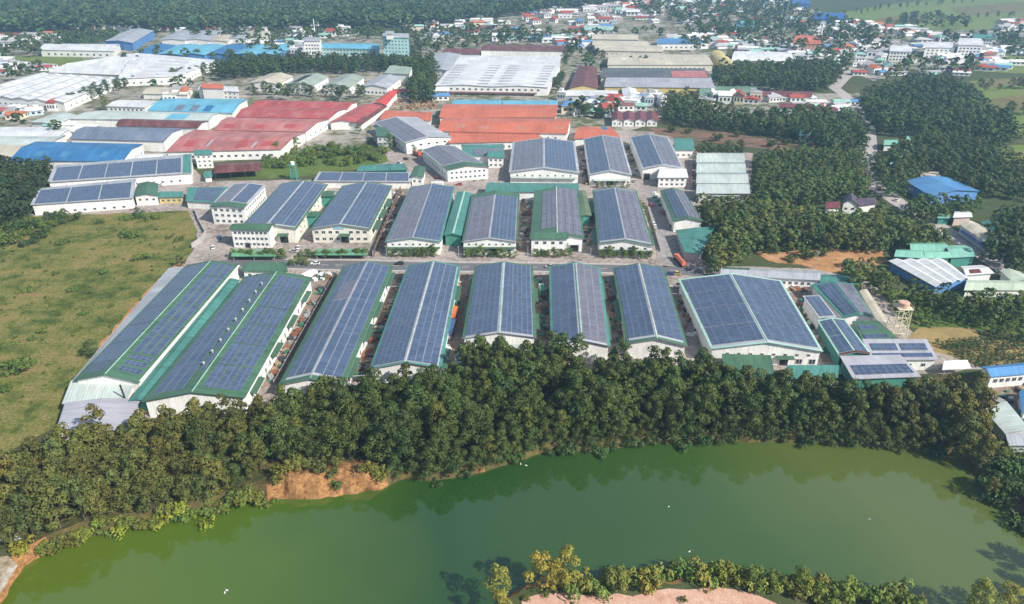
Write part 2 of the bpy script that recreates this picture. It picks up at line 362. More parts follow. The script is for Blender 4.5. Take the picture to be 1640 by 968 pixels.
patch('town_ground', 'pale trodden ground of the factory quarter behind the solar estate', 'ground', [(-200,270),(-200,90),(0,62),(200,50),(440,52),(620,60),(800,62),(950,55),(1150,60),(1180,120),(1260,150),(1380,150),(1360,180),(1060,195),(1000,215),(620,215),(560,240),(440,250),(300,262),(60,270)], TOWN, .02, 3, 25)
patch('town_ground', 'pale ground between the houses of the far right town', 'ground', [(800,20),(1000,8),(1240,0),(1400,40),(1640,50),(1640,75),(1600,105),(1480,108),(1400,130),(1300,95),(1150,62),(950,55),(800,50)], TOWN, .015, 4, 30)
patch('meadow', 'olive rough meadow on the left with scattered bushes', 'meadow', [(-350,420),(-100,352),(0,345),(150,338),(305,333),(316,360),(306,400),(290,425),(240,470),(180,530),(130,590),(90,690),(0,740),(-300,800)], MEADOW, .03, 1.0)
patch('yard', 'pale concrete yard around the solar warehouses', 'yard', [(45,347),(300,338),(316,370),(312,400),(290,432),(225,490),(150,570),(95,680),(250,690),(700,650),(1150,590),(1400,610),(1500,600),(1575,590),(1500,560),(1450,520),(1400,455),(1310,430),(1160,428),(1125,415),(1120,330),(1205,315),(1205,245),(1115,243),(1100,215),(930,205),(730,215),(600,180),(590,215),(620,250),(540,288),(330,290),(300,262),(90,262)], YARD, .04, .5)
patch('scrub', 'green scrub plot beside the teal water tank and red factory', 'scrub', [(345,285),(420,262),(440,245),(560,238),(620,248),(625,258),(570,272),(500,280),(420,288)], SCRUB, .05, 1)
patch('lane', 'brown dirt lane between the second and third front warehouses', 'lane', [(405,625),(505,452),(540,440),(545,450),(450,612)], LANE, .05, .3)
patch('lane', 'brown dirt lane between the third and fourth front warehouses', 'lane', [(555,620),(632,445),(650,440),(652,450),(598,600)], LANE, .05, .3)
patch('lane', 'stained lane between the fourth and fifth front warehouses', 'lane', [(706,590),(735,438),(752,438),(742,560)], LANE, .05, .3)
patch('lane', 'dark dirt lane between the fifth and sixth front warehouses', 'lane', [(855,545),(855,440),(880,440),(884,550)], LANE, .05, .3)
patch('lane', 'brown dirt lane between the sixth and seventh front warehouses', 'lane', [(974,550),(960,440),(984,440),(1004,550)], LANE, .05, .3)
patch('lane', 'worn lane along the right wall of the widest warehouse', 'lane', [(1318,580),(1262,470),(1285,470),(1350,580)], LANE, .05, .3)
patch('lane', 'littered brown lane right of the third factory in the road row', 'lane', [(596,400),(632,305),(655,303),(620,400)], LANE, .05, .3)
patch('lane', 'littered dark lane left of the green-edged block factory', 'lane', [(828,405),(832,312),(856,312),(850,405)], LANE, .05, .3)
for i, (pp, lb) in enumerate([([(298,424),(395,414),(480,418),(560,418),(740,422),(860,423),(1060,426),(1155,434),(1150,446),(1060,438),(860,434),(740,434),(560,432),(395,428),(300,434)], 'grey asphalt estate road crossing between the two warehouse rows'),
        ([(1062,428),(1035,325),(1030,300),(1052,300),(1060,330),(1100,428)], 'grey asphalt side road running back from the estate road')]):
    patch('estate_road', lb, 'road', pp, ASPH if i == 0 else YARD2, .07, .05, 8)
patch('soil', 'bare orange earth behind the long white sheds', 'soil', [(1210,405),(1290,398),(1410,402),(1420,418),(1390,432),(1330,436),(1280,424),(1225,420)], SOIL, .05, 1.2)
patch('soil', 'reddish bare earth behind the green rubber plantation', 'soil', [(1040,205),(1120,205),(1220,222),(1300,225),(1345,232),(1330,243),(1240,240),(1110,225),(1050,215)], RSOIL, .05, 1.5)
patch('field', 'bright green paddy field right of the dark wood', 'field', [(1555,130),(1660,122),(1660,232),(1620,205),(1590,170)], FIELD, .05, 2)
patch('field', 'yellow green field at the right edge below the wood', 'field', [(1600,240),(1660,225),(1660,300),(1620,290)], FIELD, .05, 2)
patch('field', 'wide hazy green field at the top right corner', 'field', [(1340,22),(1420,8),(1660,-15),(1660,50),(1560,48),(1450,50),(1370,40)], FIELD, .05, 4)
patch('field', 'narrow green field beside the white block town', 'field', [(1560,92),(1660,90),(1660,118),(1570,116)], FIELD, .05, 3)
OLF = groundmat('olive_field', [(.38, (.08, .085, .03)), (.5, (.15, .135, .05)), (.62, (.20, .16, .08))], .03, .15, 1.5, .3)
for q, lb in (([(1400,30),(1470,22),(1500,34),(1420,42)], 'olive plot in the middle of the top right field'), ([(1520,12),(1660,2),(1660,18),(1540,26)], 'brownish plot along the top right edge'), ([(1565,160),(1660,150),(1660,178),(1580,180)], 'olive strip across the paddy field'), ([(1570,128),(1660,123),(1660,134),(1572,140)], 'brown strip at the top of the paddy field'), ([(1610,262),(1660,250),(1660,275),(1625,282)], 'olive plot at the right edge below the wood')):
    patch('field', lb, 'field', q, OLF, .08, 2)
patch('field', 'hazy grass strip beside the far left white shed', 'field', [(0,92),(60,90),(150,92),(100,108),(0,108)], FIELD, .05, 3)
patch('crop_field', 'dry yellow crop plot behind the water tower', 'field', [(1445,548),(1470,525),(1560,526),(1572,545),(1500,556)], STRAW, .06, .6)
patch('crop_field', 'brown tilled plot with rows of young plants', 'field', [(1490,562),(1575,546),(1680,540),(1680,592),(1590,592)], STRAW, .055, .6)
patch('scrub', 'lush green plot between the water tower and far sheds', 'scrub', [(1420,465),(1530,468),(1680,475),(1680,545),(1560,528),(1450,525)], SCRUB, .05, 1)
def near_i(px, py):
    q = U(px, py, WATER_Z); return min(range(ns), key=lambda i: (shore[i] - q).length)
I0, I1 = near_i(60, 893), near_i(1572, 772)
FRONT = top[I0:I1+1]
patch('forest_floor', 'brown leaf litter under the tree belt by the pond', 'ground', [(-250,900),(-200,740),(0,730),(100,680),(400,660),(600,610),(760,590),(1150,600),(1580,600)], LITTER, .06, .2, 6, [p + Vector((0,0,0)) for p in FRONT[::-1]])
patch('sandbar', 'pink sandy ground of the near shore with sparse tufts', 'sand', [(818,1100),(835,960),(870,950),(960,952),(1100,945),(1150,940),(1210,950),(1260,975),(1400,1010),(1500,1100)], PSOIL, .05, .5, 4)
patch('sandbar', 'pale sandy spit at the lower left shore', 'sand', [(-150,985),(-80,900),(10,893),(30,905),(16,925),(0,950),(-60,990)], groundmat('grey_sand', [(.38, (.12, .13, .05)), (.48, (.30, .24, .16)), (.56, (.45, .39, .32)), (.66, (.6, .57, .52))], .08, .4, 3, .4), .065, .4, 4)
patch('yard', 'grey yard beside the long pale roof at the right edge', 'yard', [(1570,610),(1680,600),(1680,720),(1600,700)], LANE, .05, .5)
def road(name, label, pts, width, mat=ASPH, z=.09):
    P = resample(poly(pts), 15, 0, False); mb = MB(); L = []; R = []
    for i in range(len(P)):
        t = (P[min(i+1, len(P)-1)] - P[max(i-1, 0)]).normalized(); nn = Vector((-t.y, t.x, 0)) * width / 2
        L.append(P[i] + nn + Vector((0, 0, z))); R.append(P[i] - nn + Vector((0, 0, z)))
    for i in range(len(P) - 1): mb.add([R[i], R[i+1], L[i+1], L[i]], [(0, 1, 2, 3)])
    return tag(mb.build(name, mat), label, 'road', kind='structure')
PROAD = groundmat('town_road_surface', [(.3, (.26, .23, .22)), (.5, (.40, .36, .35)), (.75, (.5, .46, .44))], .05, .3, 2, .05)
patch('dirt_track', 'worn orange earth strip along the right edge of the meadow', 'track', [(296,424),(288,420),(255,446),(215,490),(170,540),(135,592),(100,650),(112,640),(150,580),(190,528),(240,470)], SOIL, .05, .5, 3)
road('town_road', 'pale winding town road on the right past woods and houses', [(1640,452),(1550,392),(1490,355),(1440,325),(1402,300),(1388,265),(1392,235),(1390,205),(1372,175),(1352,152),(1335,140)], 11, PROAD)
road('town_road', 'pale road climbing into the far town beyond the wood', [(1335,140),(1350,125),(1385,100),(1410,80),(1440,66)], 14, PROAD, .1)
kb = MB()
for pp in ([(398,412),(480,416.5),(560,416.5),(740,420.5),(860,421.5),(1030,424.5)], [(398,429.5),(560,433.5),(740,435.5),(860,435.5),(1060,439.5)]):
    P = poly(pp)
    for a, c in zip(P, P[1:]):
        t = (c - a).normalized(); nn = Vector((-t.y, t.x, 0)) * .6
        kb.slab([a - nn + Vector((0,0,.2)), c - nn + Vector((0,0,.2)), c + nn + Vector((0,0,.2)), a + nn + Vector((0,0,.2))], .18)
tag(kb.build('kerb', CONC), 'pale concrete kerbs along the estate road', 'kerb', kind='structure')

# ------------------------------------------------------------------ buildings
wm = MB(); wm.box(-.5, .5, -.06, .06, -.5, .5, 0); wm.box(-.42, .42, -.09, -.061, -.42, .42, 1); wm.box(-.03, .03, -.11, -.091, -.42, .42, 0)
WIN = wm.mesh('window', [FRAME, GLASS])
dm = MB(); dm.box(-.5, .5, -.08, .05, 0, 1, 0); dm.box(-.56, -.5, -.14, .05, 0, 1.03, 1); dm.box(.5, .56, -.14, .05, 0, 1.03, 1)
DOOR = dm.mesh('door', [DARK, FRAME])
def prof_of(kind, n, rise):
    if kind == 'gable': return [(i / (2*n), rise if i % 2 else 0) for i in range(2*n + 1)]
    if kind == 'arch': return [(i / 10, rise * math.sin(math.pi * i / 10) ** .8) for i in range(11)]
    if kind == 'mono': return [(0, 0), (1, rise)]
    if kind == 'mono_r': return [(0, rise), (1, 0)]
    if kind == 'saw':
        out = []
        for i in range(n): out += [(i / n, 0), ((i + .86) / n, rise)]
        return out + [(1, 0)]
    if kind == 'hi': return [(0, 0), (.72, rise), (1, rise * .6)]
    return [(0, 0), (1, 0)]
class Bld:
    def __init__(s, name, label, q, eave, rise, roof, wall, axis='y', kind='gable', n=1, cat='warehouse', ov=.5, group=None, z0=0, openwall=False):
        s.eave, s.axis, s.z0 = eave, axis, z0
        s.C = [U(x, y, eave) for x, y in q]
        c = sum(s.C, Vector()) / 4; c.z = z0; s.c = c
        s.root = empty(name, c, label, cat, group)
        s.pr = prof_of(kind, n, rise)
        nl, nr, fr, fl = s.C
        s.W = ((nr - nl).length + (fr - fl).length) / 2; s.L = ((fl - nl).length + (fr - nr).length) / 2
        s.SS, s.TT = (s.W, s.L) if axis == 'y' else (s.L, s.W)
        s._roof(roof, ov); s._walls(wall, openwall)
    def xy(s, u, v):
        nl, nr, fr, fl = s.C
        return nl.lerp(nr, u).lerp(fl.lerp(fr, u), v)
    def zp(s, a):
        pr = s.pr
        if a <= pr[0][0]: i = 0
        elif a >= pr[-1][0]: i = len(pr) - 2
        else: i = next(k for k in range(len(pr) - 1) if pr[k][0] <= a <= pr[k+1][0])
        (a0, z0), (a1, z1) = pr[i], pr[i+1]
        return z0 + (z1 - z0) * (a - a0) / (a1 - a0)
    def P(s, a, t, dz=0):
        """a: across the profile, t: along the ridge"""
        u, v = (a, t) if s.axis == 'y' else (t, a)
        p = s.xy(u, v); p.z = s.eave + s.zp(a) + dz; return p
    def _roof(s, mat, ov):
        e, ot = ov / s.SS, ov / s.TT
        al = [-e] + [p[0] for p in s.pr[1:-1]] + [1 + e]
        mb = MB()
        for a0, a1 in zip(al, al[1:]):
            q = [s.P(a0, -ot), s.P(a1, -ot), s.P(a1, 1 + ot), s.P(a0, 1 + ot)]
            if abs(a0 - a1) < .03 * 0 + 1e-6: continue
            uv = [(0, a0*s.SS), (0, a1*s.SS), (s.TT, a1*s.SS), (s.TT, a0*s.SS)]
            if s.axis == 'x': q = q[::-1]; uv = uv[::-1]
            mb.slab(q, .2, 0, uv)
        s.roof = mb.build('roof', mat, s.root, s.c)
    def _walls(s, mat, openwall):
        i_u, i_v = .35 / s.SS, .35 / s.TT
        mb = MB(); al = [i_u] + [p[0] for p in s.pr[1:-1]] + [1 - i_u]
        def g(a, t, z=None):
            p = s.P(a, t, -.21)
            if z is not None: p.z = z
            return p
        if not openwall:
            for t, rev in ((i_v, False), (1 - i_v, True)):
                vs = [g(al[0], t, s.z0), g(al[-1], t, s.z0)] + [g(a, t) for a in al[::-1]]
                f = list(range(len(vs)))
                mb.add(vs, [f if not rev else f[::-1]])
            for a, rev in ((al[0], True), (al[-1], False)):
                vs = [g(a, i_v, s.z0), g(a, 1 - i_v, s.z0), g(a, 1 - i_v), g(a, i_v)]
                mb.add(vs, [(0, 1, 2, 3) if not rev else (3, 2, 1, 0)])
            s.wall = mb.build('wall', mat, s.root, s.c)
        else:
            k = max(2, int(s.TT / 8))
            for i in range(k + 1):
                for a in (al[0], al[-1]):
                    t = i_v + (1 - 2*i_v) * i / k; p = g(a, t); pb = Vector((p.x, p.y, s.z0))
                    pm = MB(); pm.tube(pb, p, .16, n=5); pm.build('post', mat, s.root, s.c)
    def patches(s, mat, k, wid=.03, a0=.06, a1=.42, every=None):
        for i in range(k):
            t = (i + .5) / k + (0 if every else rng.normal() * .12 / k); x0 = a0 + (0 if every else rng.uniform(0, .12)); x1 = a1 - (0 if every else rng.uniform(0, .15))
            s.strip('roof_patch', x0, x1, max(.01, t - wid/2), min(.99, t + wid/2), mat, .05, .04)
        return s
    # features
    def face(s, f):
        i = .35
        nl, nr, fr, fl = s.C
        a, b_ = {'n': (nl, nr), 'r': (nr, fr), 'f': (fr, fl), 'l': (fl, nl)}[f]
        cc = sum(s.C, Vector()) / 4
        d = (b_ - a).normalized(); nn = Vector((d.y, -d.x, 0))
        if nn.dot((a + b_) / 2 - cc) < 0: nn = -nn
        return a - nn * i, b_ - nn * i, nn
    def put(s, name, data, f, t, z, sx, sz, sy=1):
        a, b_, nn = s.face(f); p = a.lerp(b_, t) + nn * .08; p.z = z
        o = link(name, data, s.root, p - s.c); o.rotation_euler[2] = math.atan2(nn.x, -nn.y)
        o.scale = (sx, sy, sz); return o
    def wins(s, f, cols, zs, w=1.6, h=1.3, t0=.06, t1=.94, skip=()):
        for z in zs:
            for i in range(cols):
                if i in skip: continue
                s.put('window', WIN, f, t0 + (t1 - t0) * (i + .5) / cols, z, w, h)
        return s
    def door(s, f, t, w=4.5, h=4.2): s.put('door', DOOR, f, t, s.z0 + .02, w, h); return s
    def canopy(s, f, t0, t1, z, depth=2.2, mat=None, drop=.5):
        a, b_, nn = s.face(f); p, q = a.lerp(b_, t0), a.lerp(b_, t1); mb = MB()
        p.z = q.z = z; o = nn * depth + Vector((0, 0, -drop))
        k = nn * .06
        cr = (q - p).cross(o)
        qd = [p + k, q + k, q + o, p + o]
        if cr.z < 0: qd = qd[::-1]
        mb.slab(qd, .12); mb.build('canopy', mat or GREEN, s.root, s.c); return s
    def strip(s, name, a0, a1, t0, t1, mat, dz=.06, th=.05):
        mb = MB()
        cuts = [a0] + [p[0] for p in s.pr if a0 + 1e-6 < p[0] < a1 - 1e-6] + [a1]
        for x0, x1 in zip(cuts, cuts[1:]):
            q = [s.P(x0, t0, dz), s.P(x1, t0, dz), s.P(x1, t1, dz), s.P(x0, t1, dz)]
            uv = [(0, x0*s.SS), (0, x1*s.SS), ((t1-t0)*s.TT, x1*s.SS), ((t1-t0)*s.TT, x0*s.SS)]
            if s.axis == 'x': q = q[::-1]; uv = uv[::-1]
            mb.slab(q, th, 0, uv)
        mb.build(name, mat, s.root, s.c); return s
    def trim(s, w=1.0, mat=None, front=.8, back=.5):
        mat = mat or GREEN; e = .5 / s.SS; ot = .55 / s.TT
        s.strip('eave_trim', -e, w / s.SS, -ot + .001, 1 + ot - .001, mat); s.strip('eave_trim', 1 - w / s.SS, 1 + e, -ot + .001, 1 + ot - .001, mat)
        if front: s.strip('verge_trim', w / s.SS + .001, 1 - w / s.SS - .001, -ot, front / s.TT, mat)
        if back: s.strip('verge_trim', w / s.SS + .001, 1 - w / s.SS - .001, 1 - back / s.TT, 1 + ot, mat)
        return s
    def ridge(s, mat, w=.5):
        for i in range(1, len(s.pr) - 1):
            if s.pr[i][1] > 0: s.strip('ridge_cap', s.pr[i][0] - w / s.SS, s.pr[i][0] + w / s.SS, 0, 1, mat, .10)
        return s
    def solar(s, slope, cols, rows, a0, a1, t0, t1, mat=None, ga=.27, gt=.3, skip=(), tl=None, al=None):
        """blocks of panels on slope k; a0..a1 across (fractions of this slope), t0..t1 along"""
        (p0, z0), (p1, z1) = s.pr[slope], s.pr[slope + 1]
        tl = tl or [t0 + (t1 - t0) * i / rows for i in range(rows + 1)]
        al = al or [a0 + (a1 - a0) * i / cols for i in range(cols + 1)]
        ha, ht = ga / 2 / s.SS, gt / 2 / s.TT
        for i in range(len(tl) - 1):
            for j in range(len(al) - 1):
                if (j, i) in skip: continue
                x0, x1 = p0 + (p1 - p0) * al[j] + ha, p0 + (p1 - p0) * al[j+1] - ha
                y0, y1 = tl[i] + ht, tl[i+1] - ht
                na = max(1, round((x1 - x0) * s.SS / 2.0)); nt = max(1, round((y1 - y0) * s.TT / 1.05))
                r = (random.randint(0, 50), random.randint(0, 50))
                q = [s.P(x0, y0, .22), s.P(x1, y0, .22), s.P(x1, y1, .22), s.P(x0, y1, .22)]
                uv = [(r[0], r[1]), (r[0], r[1] + na), (r[0] + nt, r[1] + na), (r[0] + nt, r[1])]
                if s.axis == 'x': q = q[::-1]; uv = uv[::-1]
                mb = MB(); mb.slab(q, .12, 0, uv)
                ob = mb.build('solar_array', mat or SOL, s.roof, s.c)
        return s

# ---- front row (nearest the pond)
FR = 'solar-roofed warehouses of the front row'
b = Bld('warehouse', 'leftmost front solar warehouse beside the meadow, green ridge down its middle', [(121,608),(222,611),(381,425),(297,427)], 6.5, 2.6, GREEN, WHITE, group=FR)
b.trim(.9, GREEN, 1.6).ridge(MINT, .22)
b.solar(0, 3, 6, .04, .93, .10, .985, gt=.6, ga=.3); b.solar(0, 1, 4, .10, .86, .03, .10, gt=.6)
b.solar(1, 3, 6, .17, .93, .16, .985, gt=.7, ga=.55); b.solar(1, 1, 3, .22, .90, .03, .155, gt=1.2)
b.strip('gutter', 1.0 + .2 / b.SS, 1.0 + .9 / b.SS, 0, 1, CREAM, .14)
b = Bld('lean_to_shed', 'long low pale grey lean-to along the left of the leftmost warehouse', [(112,614),(123,610),(295,430),(272,430)], 4.0, .8, LGROOF, WHITE, kind='mono', cat='shed')
b = Bld('lean_to_shed', 'pale mint low roof in front of the leftmost warehouse gable', [(102,645),(200,640),(214,616),(116,614)], 4.2, .6, PALE, WHITE, axis='x', kind='mono', cat='shed')
b = Bld('storage_shed', 'grey ribbed low shed at the tree edge below the leftmost warehouse', [(92,690),(205,690),(222,640),(106,646)], 4.2, .9, GROOF, WHITE, cat='shed')
b = Bld('storage_shed', 'long teal roofed passage between the first and second front warehouses', [(206,642),(233,641),(383,449),(362,447)], 4.6, .6, TEAL, GREENW, cat='shed', ov=.2)
b = Bld('warehouse', 'second front solar warehouse from the left with small vents along its ridge', [(230,642),(390,636),(498,445),(392,444)], 7.0, 2.8, GREEN, WHITE, group=FR)
b.trim(.9, GREEN, 1.4).ridge(MINT, .2)
b.solar(0, 3, 6, .10, .74, .03, .985, gt=.3, ga=.27); b.solar(0, 1, 5, .80, .95, .12, .97, gt=3)
b.solar(1, 3, 6, .12, .90, .03, .97, gt=.7, ga=.5)
for i in range(9):
    vm = MB(); p = b.P(.42, .18 + i * .085, .1); vm.tube(p, p + Vector((0,0,1.1)), .28, n=8); vm.tube(p + Vector((0,0,1.1)), p + Vector((0,0,1.5)), .5, .15, n=8); vm.build('roof_vent', STEEL, b.root, b.c)
b.wins('r', 16, [2.6], 1.2, 2.2)
for t in (.12, .38, .62, .86): b.canopy('r', t - .055, t + .055, 4.6, 2.2)
b = Bld('gatehouse', 'small white house with green gable roof behind the second front warehouse', [(388,433),(459,434),(456,420),(396,420)], 5.0, 1.2, GREEN, WHITE, axis='x', cat='house')
b.wins('n', 5, [2.6]); b.door('n', .9, 1.4, 2.3)
b = Bld('warehouse', 'third front solar warehouse from the left with paler panel patch near the road', [(448,616),(549,616),(629,427),(550,428)], 6.5, 2.6, LGROOF, WHITE, group=FR)
b.trim(1.3, GREEN, 2.0).ridge(LGROOF, .16)
b.solar(0, 3, 4, .12, .96, .03, .99, gt=.32, ga=.35, tl=[.035,.34,.62,.80,.99], skip=((1,2),(2,2)))
b.solar(0, 1, 1, .40, .96, .625, .80, SOLG)
b.solar(1, 3, 4, .03, .90, .03, .99, gt=.32, ga=.2, tl=[.035,.34,.62,.80,.99])
b.wins('r', 14, [2.6], 1.2, 2.0)
for t in (.14, .40, .60, .90): b.canopy('r', t - .07, t + .07, 5.0, 2.0)
b = Bld('warehouse', 'fourth front solar warehouse from the left, white ridge and even panel fields', [(594,590),(705,588),(736,427),(654,426)], 6.5, 2.4, LGROOF, WHITE, group=FR)
b.trim(.6, TEAL, .5).ridge(PALE, .16)
b.solar(0, 2, 6, .03, .96, .01, .99, gt=.3, ga=.27); b.solar(1, 2, 6, .04, .92, .01, .99, gt=.3, ga=.27)
for t in (.10, .72): b.canopy('r', t - .08, t + .08, 5.2, 2.6)
b = Bld('warehouse', 'fifth front solar warehouse from the left with bold mint ridge cap', [(742,541),(857,539),(852,427),(762,427)], 6.8, 2.2, LGROOF, WHITE, group=FR)
b.trim(.7, GREEN, 0).ridge(MINT, .2)
b.solar(0, 3, 5, .05, .95, .01, .99, gt=.32, ga=.27); b.solar(1, 3, 5, .05, .94, .01, .99, gt=.32, ga=.27)
for t in (.25, .62): b.canopy('l', t - .12, t + .12, 5, 2.4); b.canopy('r', t - .1, t + .1, 5, 2.4)
b = Bld('lean_to_shed', 'pale blue sheet lean-to in front of the fifth front warehouse', [(728,585),(840,585),(856,556),(738,556)], 3.6, .8, PALE, WHITE, axis='x', kind='mono', cat='shed')
b = Bld('warehouse', 'sixth front solar warehouse from the left, blue left slope and pinkish right slope', [(884,552),(976,553),(960,429),(881,428)], 6.8, 2.4, LGROOF, WHITE, group=FR)
b.trim(.8, TEAL, 0).ridge(TEAL, .22)
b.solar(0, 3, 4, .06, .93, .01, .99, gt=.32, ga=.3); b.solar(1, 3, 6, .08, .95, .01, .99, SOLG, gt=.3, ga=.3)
for t in (.25, .75): b.canopy('r', t - .14, t + .14, 5, 2)
b = Bld('warehouse', 'seventh front solar warehouse from the left, narrow with green verge at the trees', [(1005,549),(1099,553),(1062,430),(983,430)], 6.8, 2.4, LGROOF, WHITE, group=FR)
b.trim(.7, GREEN, 1.2).ridge(PALE, .18)
b.solar(0, 2, 4, .04, .95, .04, .99, gt=.32, ga=.4); b.solar(1, 3, 6, .05, .95, .04, .99, SOL, gt=.3, ga=.3)
for t in (.2, .55): b.canopy('l', t - .14, t + .14, 5, 2.4)
b.canopy('r', .1, .9, 4.6, 1.6)
b = Bld('warehouse', 'widest front solar warehouse at the right with white gable front', [(1140,558),(1316,562),(1250,450),(1088,448)], 6.8, 3.2, LGROOF, WHITE, group=FR)
b.trim(.5, MINT, .6).ridge(MINT, .22)
b.solar(0, 4, 4, .04, .96, .02, .98, gt=.45, ga=.27, tl=[.03,.26,.52,.76,.985]); b.solar(1, 4, 4, .02, .97, .02, .98, gt=.32, ga=.3, tl=[.03,.26,.52,.76,.985])
b.strip('roof_walkway', .012, .022, .80, .985, GREEN, .1)
b.wins('n', 8, [4.6], 1.1, .9, .1, .95); b.door('n', .68, 3, 3.2); b.canopy('n', .6, .76, 4.2, 2); b.put('window', WIN, 'n', .82, 1.9, 2.4, 2.2); b.put('window', WIN, 'n', .94, 1.9, 2.4, 2.2)
b = Bld('storage_shed', 'green roofed low annex at the trees below the widest warehouse', [(1162,612),(1240,608),(1232,574),(1158,572)], 4.6, 1.0, GREEN, WHITE, axis='x', kind='mono', cat='shed')
b = Bld('lean_to_shed', 'dark green low canopy right of the green annex by the trees', [(1256,606),(1340,604),(1342,588),(1262,588)], 3.6, .5, TEAL, GREYW, axis='x', kind='mono', cat='shed')
b = Bld('storage_shed', 'small tilted solar shed right of the widest warehouse', [(1312,511),(1338,507),(1312,474),(1287,477)], 6.0, .7, LGROOF, WHITE, cat='shed', kind='mono_r')
b.solar(0, 2, 1, .05, .95, .03, .97)
b = Bld('workshop', 'two-slope solar workshop behind the small tilted shed on the right', [(1352,508),(1398,508),(1364,455),(1301,456)], 5.8, 1.6, TEAL, WHITE)
b.solar(0, 1, 2, .14, .92, .03, .95); b.solar(1, 2, 3, .04, .95, .03, .97, SOLG)
b = Bld('workshop', 'long dark panel workshop right of the widest warehouse, rust edge at its front', [(1345,568),(1393,566),(1352,512),(1311,514)], 6.0, 1.0, MINT, GREENW)
b.solar(0, 1, 2, .06, .92, .03, .97); b.solar(1, 1, 2, .06, .95, .03, .97)
b.strip('verge_trim', 0, 1, -.03, .02, RUST, .25)
b = Bld('workshop', 'low grey solar workshop in front of the rust edged one', [(1368,606),(1472,602),(1440,573),(1347,575)], 4.8, .9, GROOF, GREENW, axis='x', kind='mono', cat='workshop')
b.solar(0, 1, 8, .12, .58, .05, .97, gt=.3)
b = Bld('workshop', 'terraced grey and green workshop with dark panel strips by the water tower', [(1398,576),(1500,575),(1482,548),(1382,548)], 5.0, 1.0, GROOF, WHITE, axis='x', kind='mono')
b.solar(0, 1, 2, .08, .30, .03, .97); b.solar(0, 1, 2, .42, .80, .03, .97, gt=1.5); b.wins('n', 4, [2.4])
b = Bld('workshop', 'narrow green roofed shed with one dark panel strip behind the terraced workshop', [(1384,546),(1440,545),(1405,518),(1366,519)], 5.4, .9, GREEN, WHITE, axis='x', kind='mono')
b.solar(0, 1, 1, .1, .32, .05, .8); b.solar(0, 1, 1, .55, .8, .05, .72)
b = Bld('storage_shed', 'long narrow pale pink flat shed left of the water tower', [(1412,522),(1424,519),(1388,464),(1378,466)], 3.4, .3, CRROOF, GREYW, cat='shed')
b = Bld('tent', 'small white pyramid canopy at the right end of the workshops', [(1512,590),(1552,588),(1538,577),(1512,578)], 3.4, 1.5, WROOF, STEEL, axis='x', cat='tent', openwall=True)
b = Bld('guard_house', 'long white shed with lavender roof behind the widest warehouse', [(1155,440),(1312,448),(1312,435),(1158,428)], 5.2, .9, LGROOF, WHITE, axis='x', cat='shed')
b.wins('n', 14, [2.8], 1.3, 1.2); b.strip('eave_trim', .55, 1.01, .0, .28, GREEN, .1)
b = Bld('storage_shed', 'dark green open shed right of the lavender roofed shed', [(1315,454),(1378,456),(1377,442),(1314,440)], 4.4, .9, TEAL, STEEL, axis='x', cat='shed', openwall=True)

# ---- road row (facing the estate road)
RR = 'factories of the row facing the estate road'
b = Bld('factory', 'leftmost three storey white factory of the road row, green strip and panels', [(336,331),(391,333),(425,297),(374,295)], 10, 1.0, LGROOF, WHITE, group=RR, cat='factory')
b.strip('verge_trim', -.01, 1.01, -.02, .16, GREEN, .1); b.solar(0, 1, 2, .08, .95, .18, .97, SOLG, gt=.3); b.solar(1, 1, 2, .05, .9, .18, .97, gt=.3)
b.wins('n', 5, [2, 5.2, 8.2], 1.7, 1.4); b.wins('r', 11, [3.5, 7.5], 1.3, 1.5)
b = Bld('factory', 'second road row factory from the left behind a white three storey block', [(384,366),(474,366),(524,296),(452,294)], 8, 2.2, LGROOF, CREAM, group=RR, cat='factory')
b.trim(.6, GREEN, .5); b.solar(0, 1, 7, .03, .97, .03, .98, SOL, gt=.3); b.solar(1, 2, 7, .04, .95, .03, .98, SOL, gt=.3, ga=.3)
b.door('n', .76, 4, 4.4); b.canopy('n', .66, .86, 5.2, 3); b.wins('r', 8, [3, 6], 1.2, 1.2)
b = Bld('office_block', 'white three storey office block with green hip roof and rows of windows', [(368,367),(431,368),(440,358),(379,358)], 10, 1.2, GREEN, WHITE, axis='x', cat='office')
b.wins('n', 8, [2, 5, 8], 1.4, 1.3); b.wins('l', 3, [2, 5, 8], 1.4, 1.3); b.door('n', .38, 2.6, 2.6)
b = Bld('factory', 'third road row factory with cream gable, green door canopy and two window rows', [(498,367),(592,367),(627,298),(549,298)], 7.6, 2.4, LGROOF, CREAM, group=RR, cat='factory')
b.trim(.6, GREEN, .4); b.solar(0, 2, 8, .03, .97, .02, .98, SOL, gt=.25, ga=.2); b.solar(1, 2, 8, .03, .96, .02, .98, SOL, gt=.25, ga=.2)
b.wins('n', 8, [2.2, 5.8], 1.9, 1.4, .03, .97, skip=(4,)); b.door('n', .56, 4, 4.2); b.canopy('n', .48, .66, 5.0, 3)
sg = MB(); sg.box(-2.6, 2.6, -.1, .1, -.6, .6); sgm = sg.mesh('sign_board', plain('sign_blue', (.25, .45, .6))); b.put('sign_board', sgm, 'n', .47, 7.9, 1, 1)
for t in (.2, .45, .7): b.canopy('r', t - .1, t + .1, 4.8, 3)
b.wins('r', 10, [6.2], 1.2, 1.0)
b = Bld('factory', 'fourth road row factory, all grey blue panels and white gable with green band', [(618,387),(705,387),(727,300),(658,300)], 7.2, 2.0, LGROOF, WHITE, group=RR, cat='factory')
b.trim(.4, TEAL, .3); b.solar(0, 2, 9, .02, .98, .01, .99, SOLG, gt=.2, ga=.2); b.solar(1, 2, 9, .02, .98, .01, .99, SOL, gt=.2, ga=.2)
b.wins('n', 7, [5.6], 1.0, .9); b.canopy('n', .0, 1.0, 4.2, 1.3, None, .3); b.door('n', .58, 4, 3.6); b.wins('n', 6, [1.9], 1.8, 1.6, skip=(3,))
